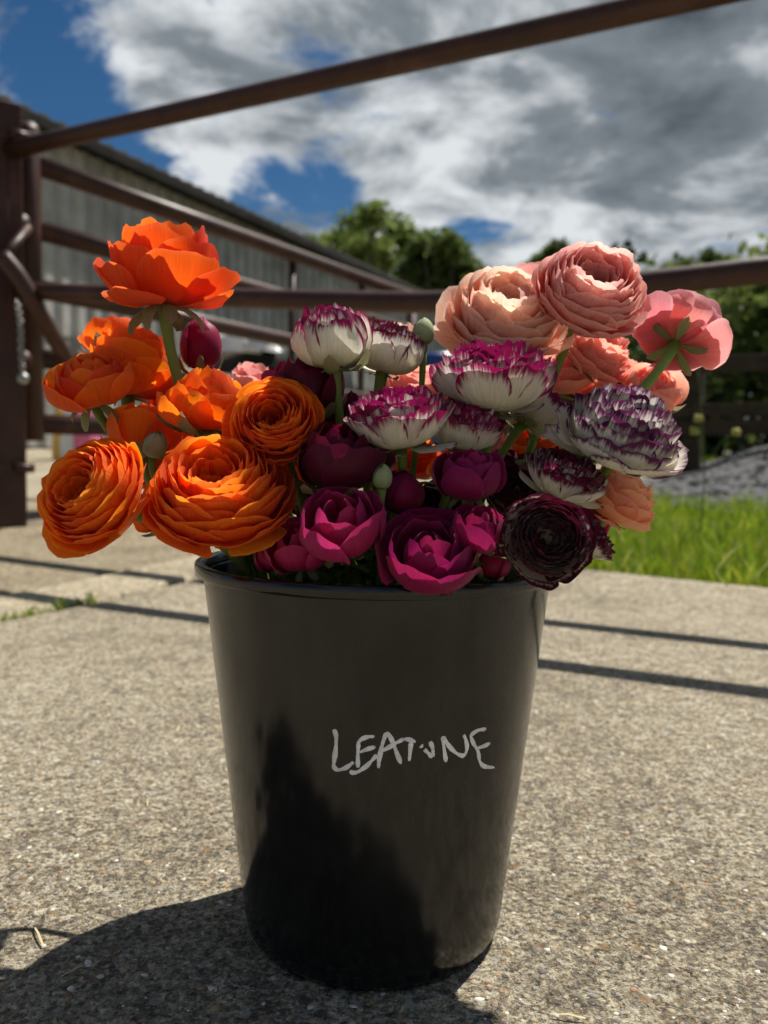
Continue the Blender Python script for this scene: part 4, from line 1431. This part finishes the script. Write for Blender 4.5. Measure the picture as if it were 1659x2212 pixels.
# --- blooms standing deeper in the bunch
flower('cup', 690, 1085, 130, .60, (-.1, -.3, 1), 'burgundy_petal', 'near black burgundy bloom in the shade behind the bright magenta cup', hr=1.2, N=12, opn=.2, group=GM, leaf=3)
flower('cup', 800, 985, 110, .62, (.1, -.1, 1), 'burgundy_petal', 'near black burgundy bloom in the shade beside the downy green bud', hr=1.2, N=12, opn=.2, group=GM, leaf=3)
flower('full', 965, 1075, 120, .60, (.1, -.5, .8), 'dark_picotee_petal', 'shaded wine flecked bloom between the magenta bud and the rose cup', hr=.9, N=34, serr=.05, group=GW, leaf=3)
flower('cup', 600, 1040, 130, .64, (-.1, -.1, 1), 'coral_orange_petal', 'shaded red orange bloom between the biggest orange bloom and the dark globe', hr=1.2, N=14, opn=.3, group=GO, leaf=3)
flower('full', 330, 1010, 120, .64, (-.3, -.3, .9), 'coral_orange_petal', 'ragged red orange bloom glimpsed between the two largest orange blooms', hr=1.0, N=26, group=GO, leaf=3)
flower('full', 1050, 960, 130, .68, (.1, -.3, 1), 'coral_petal', 'coral bloom glimpsed among the picotee stems', hr=1.0, N=30, group=GPk, leaf=2)
flower('full', 1235, 905, 120, .66, (.1, -.3, 1), 'pale_picotee_petal', 'white bloom with faint pink edges tucked in beside the purple edged flower', hr=1.0, N=30, serr=.05, group=GW, leaf=2)
flower('cup', 1150, 1110, 110, .60, (.2, -.3, .9), 'burgundy_petal', 'near black burgundy bloom in the shade behind the dark wine rosette', hr=1.1, N=12, opn=.2, group=GM, leaf=3)
flower('cup', 815, 1140, 90, .58, (.0, -.2, 1), 'magenta_petal', 'small magenta bloom in the shade between the bright cup and the open rose', hr=1.2, N=11, opn=.1, group=GM, leaf=3)
flower('cup', 1085, 1010, 120, .64, (.1, -.2, 1), 'burgundy_petal', 'near black burgundy bloom in the shade next to the coral glimpse among stems', hr=1.1, N=12, opn=.2, group=GM, leaf=3)
flower('full', 985, 1010, 120, .66, (0, -.3, 1), 'coral_orange_petal', 'shaded red orange bloom behind the rose cup', hr=1.0, N=26, group=GO, leaf=3)
flower('full', 1190, 1010, 130, .66, (.2, -.3, 1), 'orange_petal', 'orange bloom in the shade behind the cream bloom with wine edges', hr=1.0, N=30, group=GO, leaf=3)
flower('cup', 640, 940, 120, .64, (0, -.1, 1), 'burgundy_petal', 'near black burgundy bloom in the shade right behind the round orange rosette', hr=1.2, N=12, opn=.2, group=GM, leaf=2)
flower('full', 430, 930, 130, .66, (0, -.2, 1), 'coral_orange_petal', 'red orange bloom in the shade under the orange side view cup', hr=1.0, N=28, group=GO, leaf=2)
flower('full', 1300, 850, 110, .70, (.2, -.2, 1), 'coral_petal', 'coral bloom in the shade above the purple edged flower', hr=1.0, N=28, group=GPk, leaf=1)
flower('cup', 1250, 1120, 120, .585, (.3, -.2, .9), 'rose_petal', 'rose red bloom in the shade behind the dark wine rosette', hr=1.1, N=12, opn=.2, group=GM, leaf=2)
flower('cup', 560, 1140, 100, .60, (-.2, -.2, 1), 'rose_petal', 'rose red bloom in the shade behind the biggest orange bloom', hr=1.1, N=11, opn=.2, group=GM, leaf=3)
flower('cup', 880, 1150, 110, .585, (0, -.2, 1), 'burgundy_petal', 'near black burgundy bloom in the shade behind the open magenta rose', hr=1.1, N=11, opn=.2, group=GM, leaf=3)
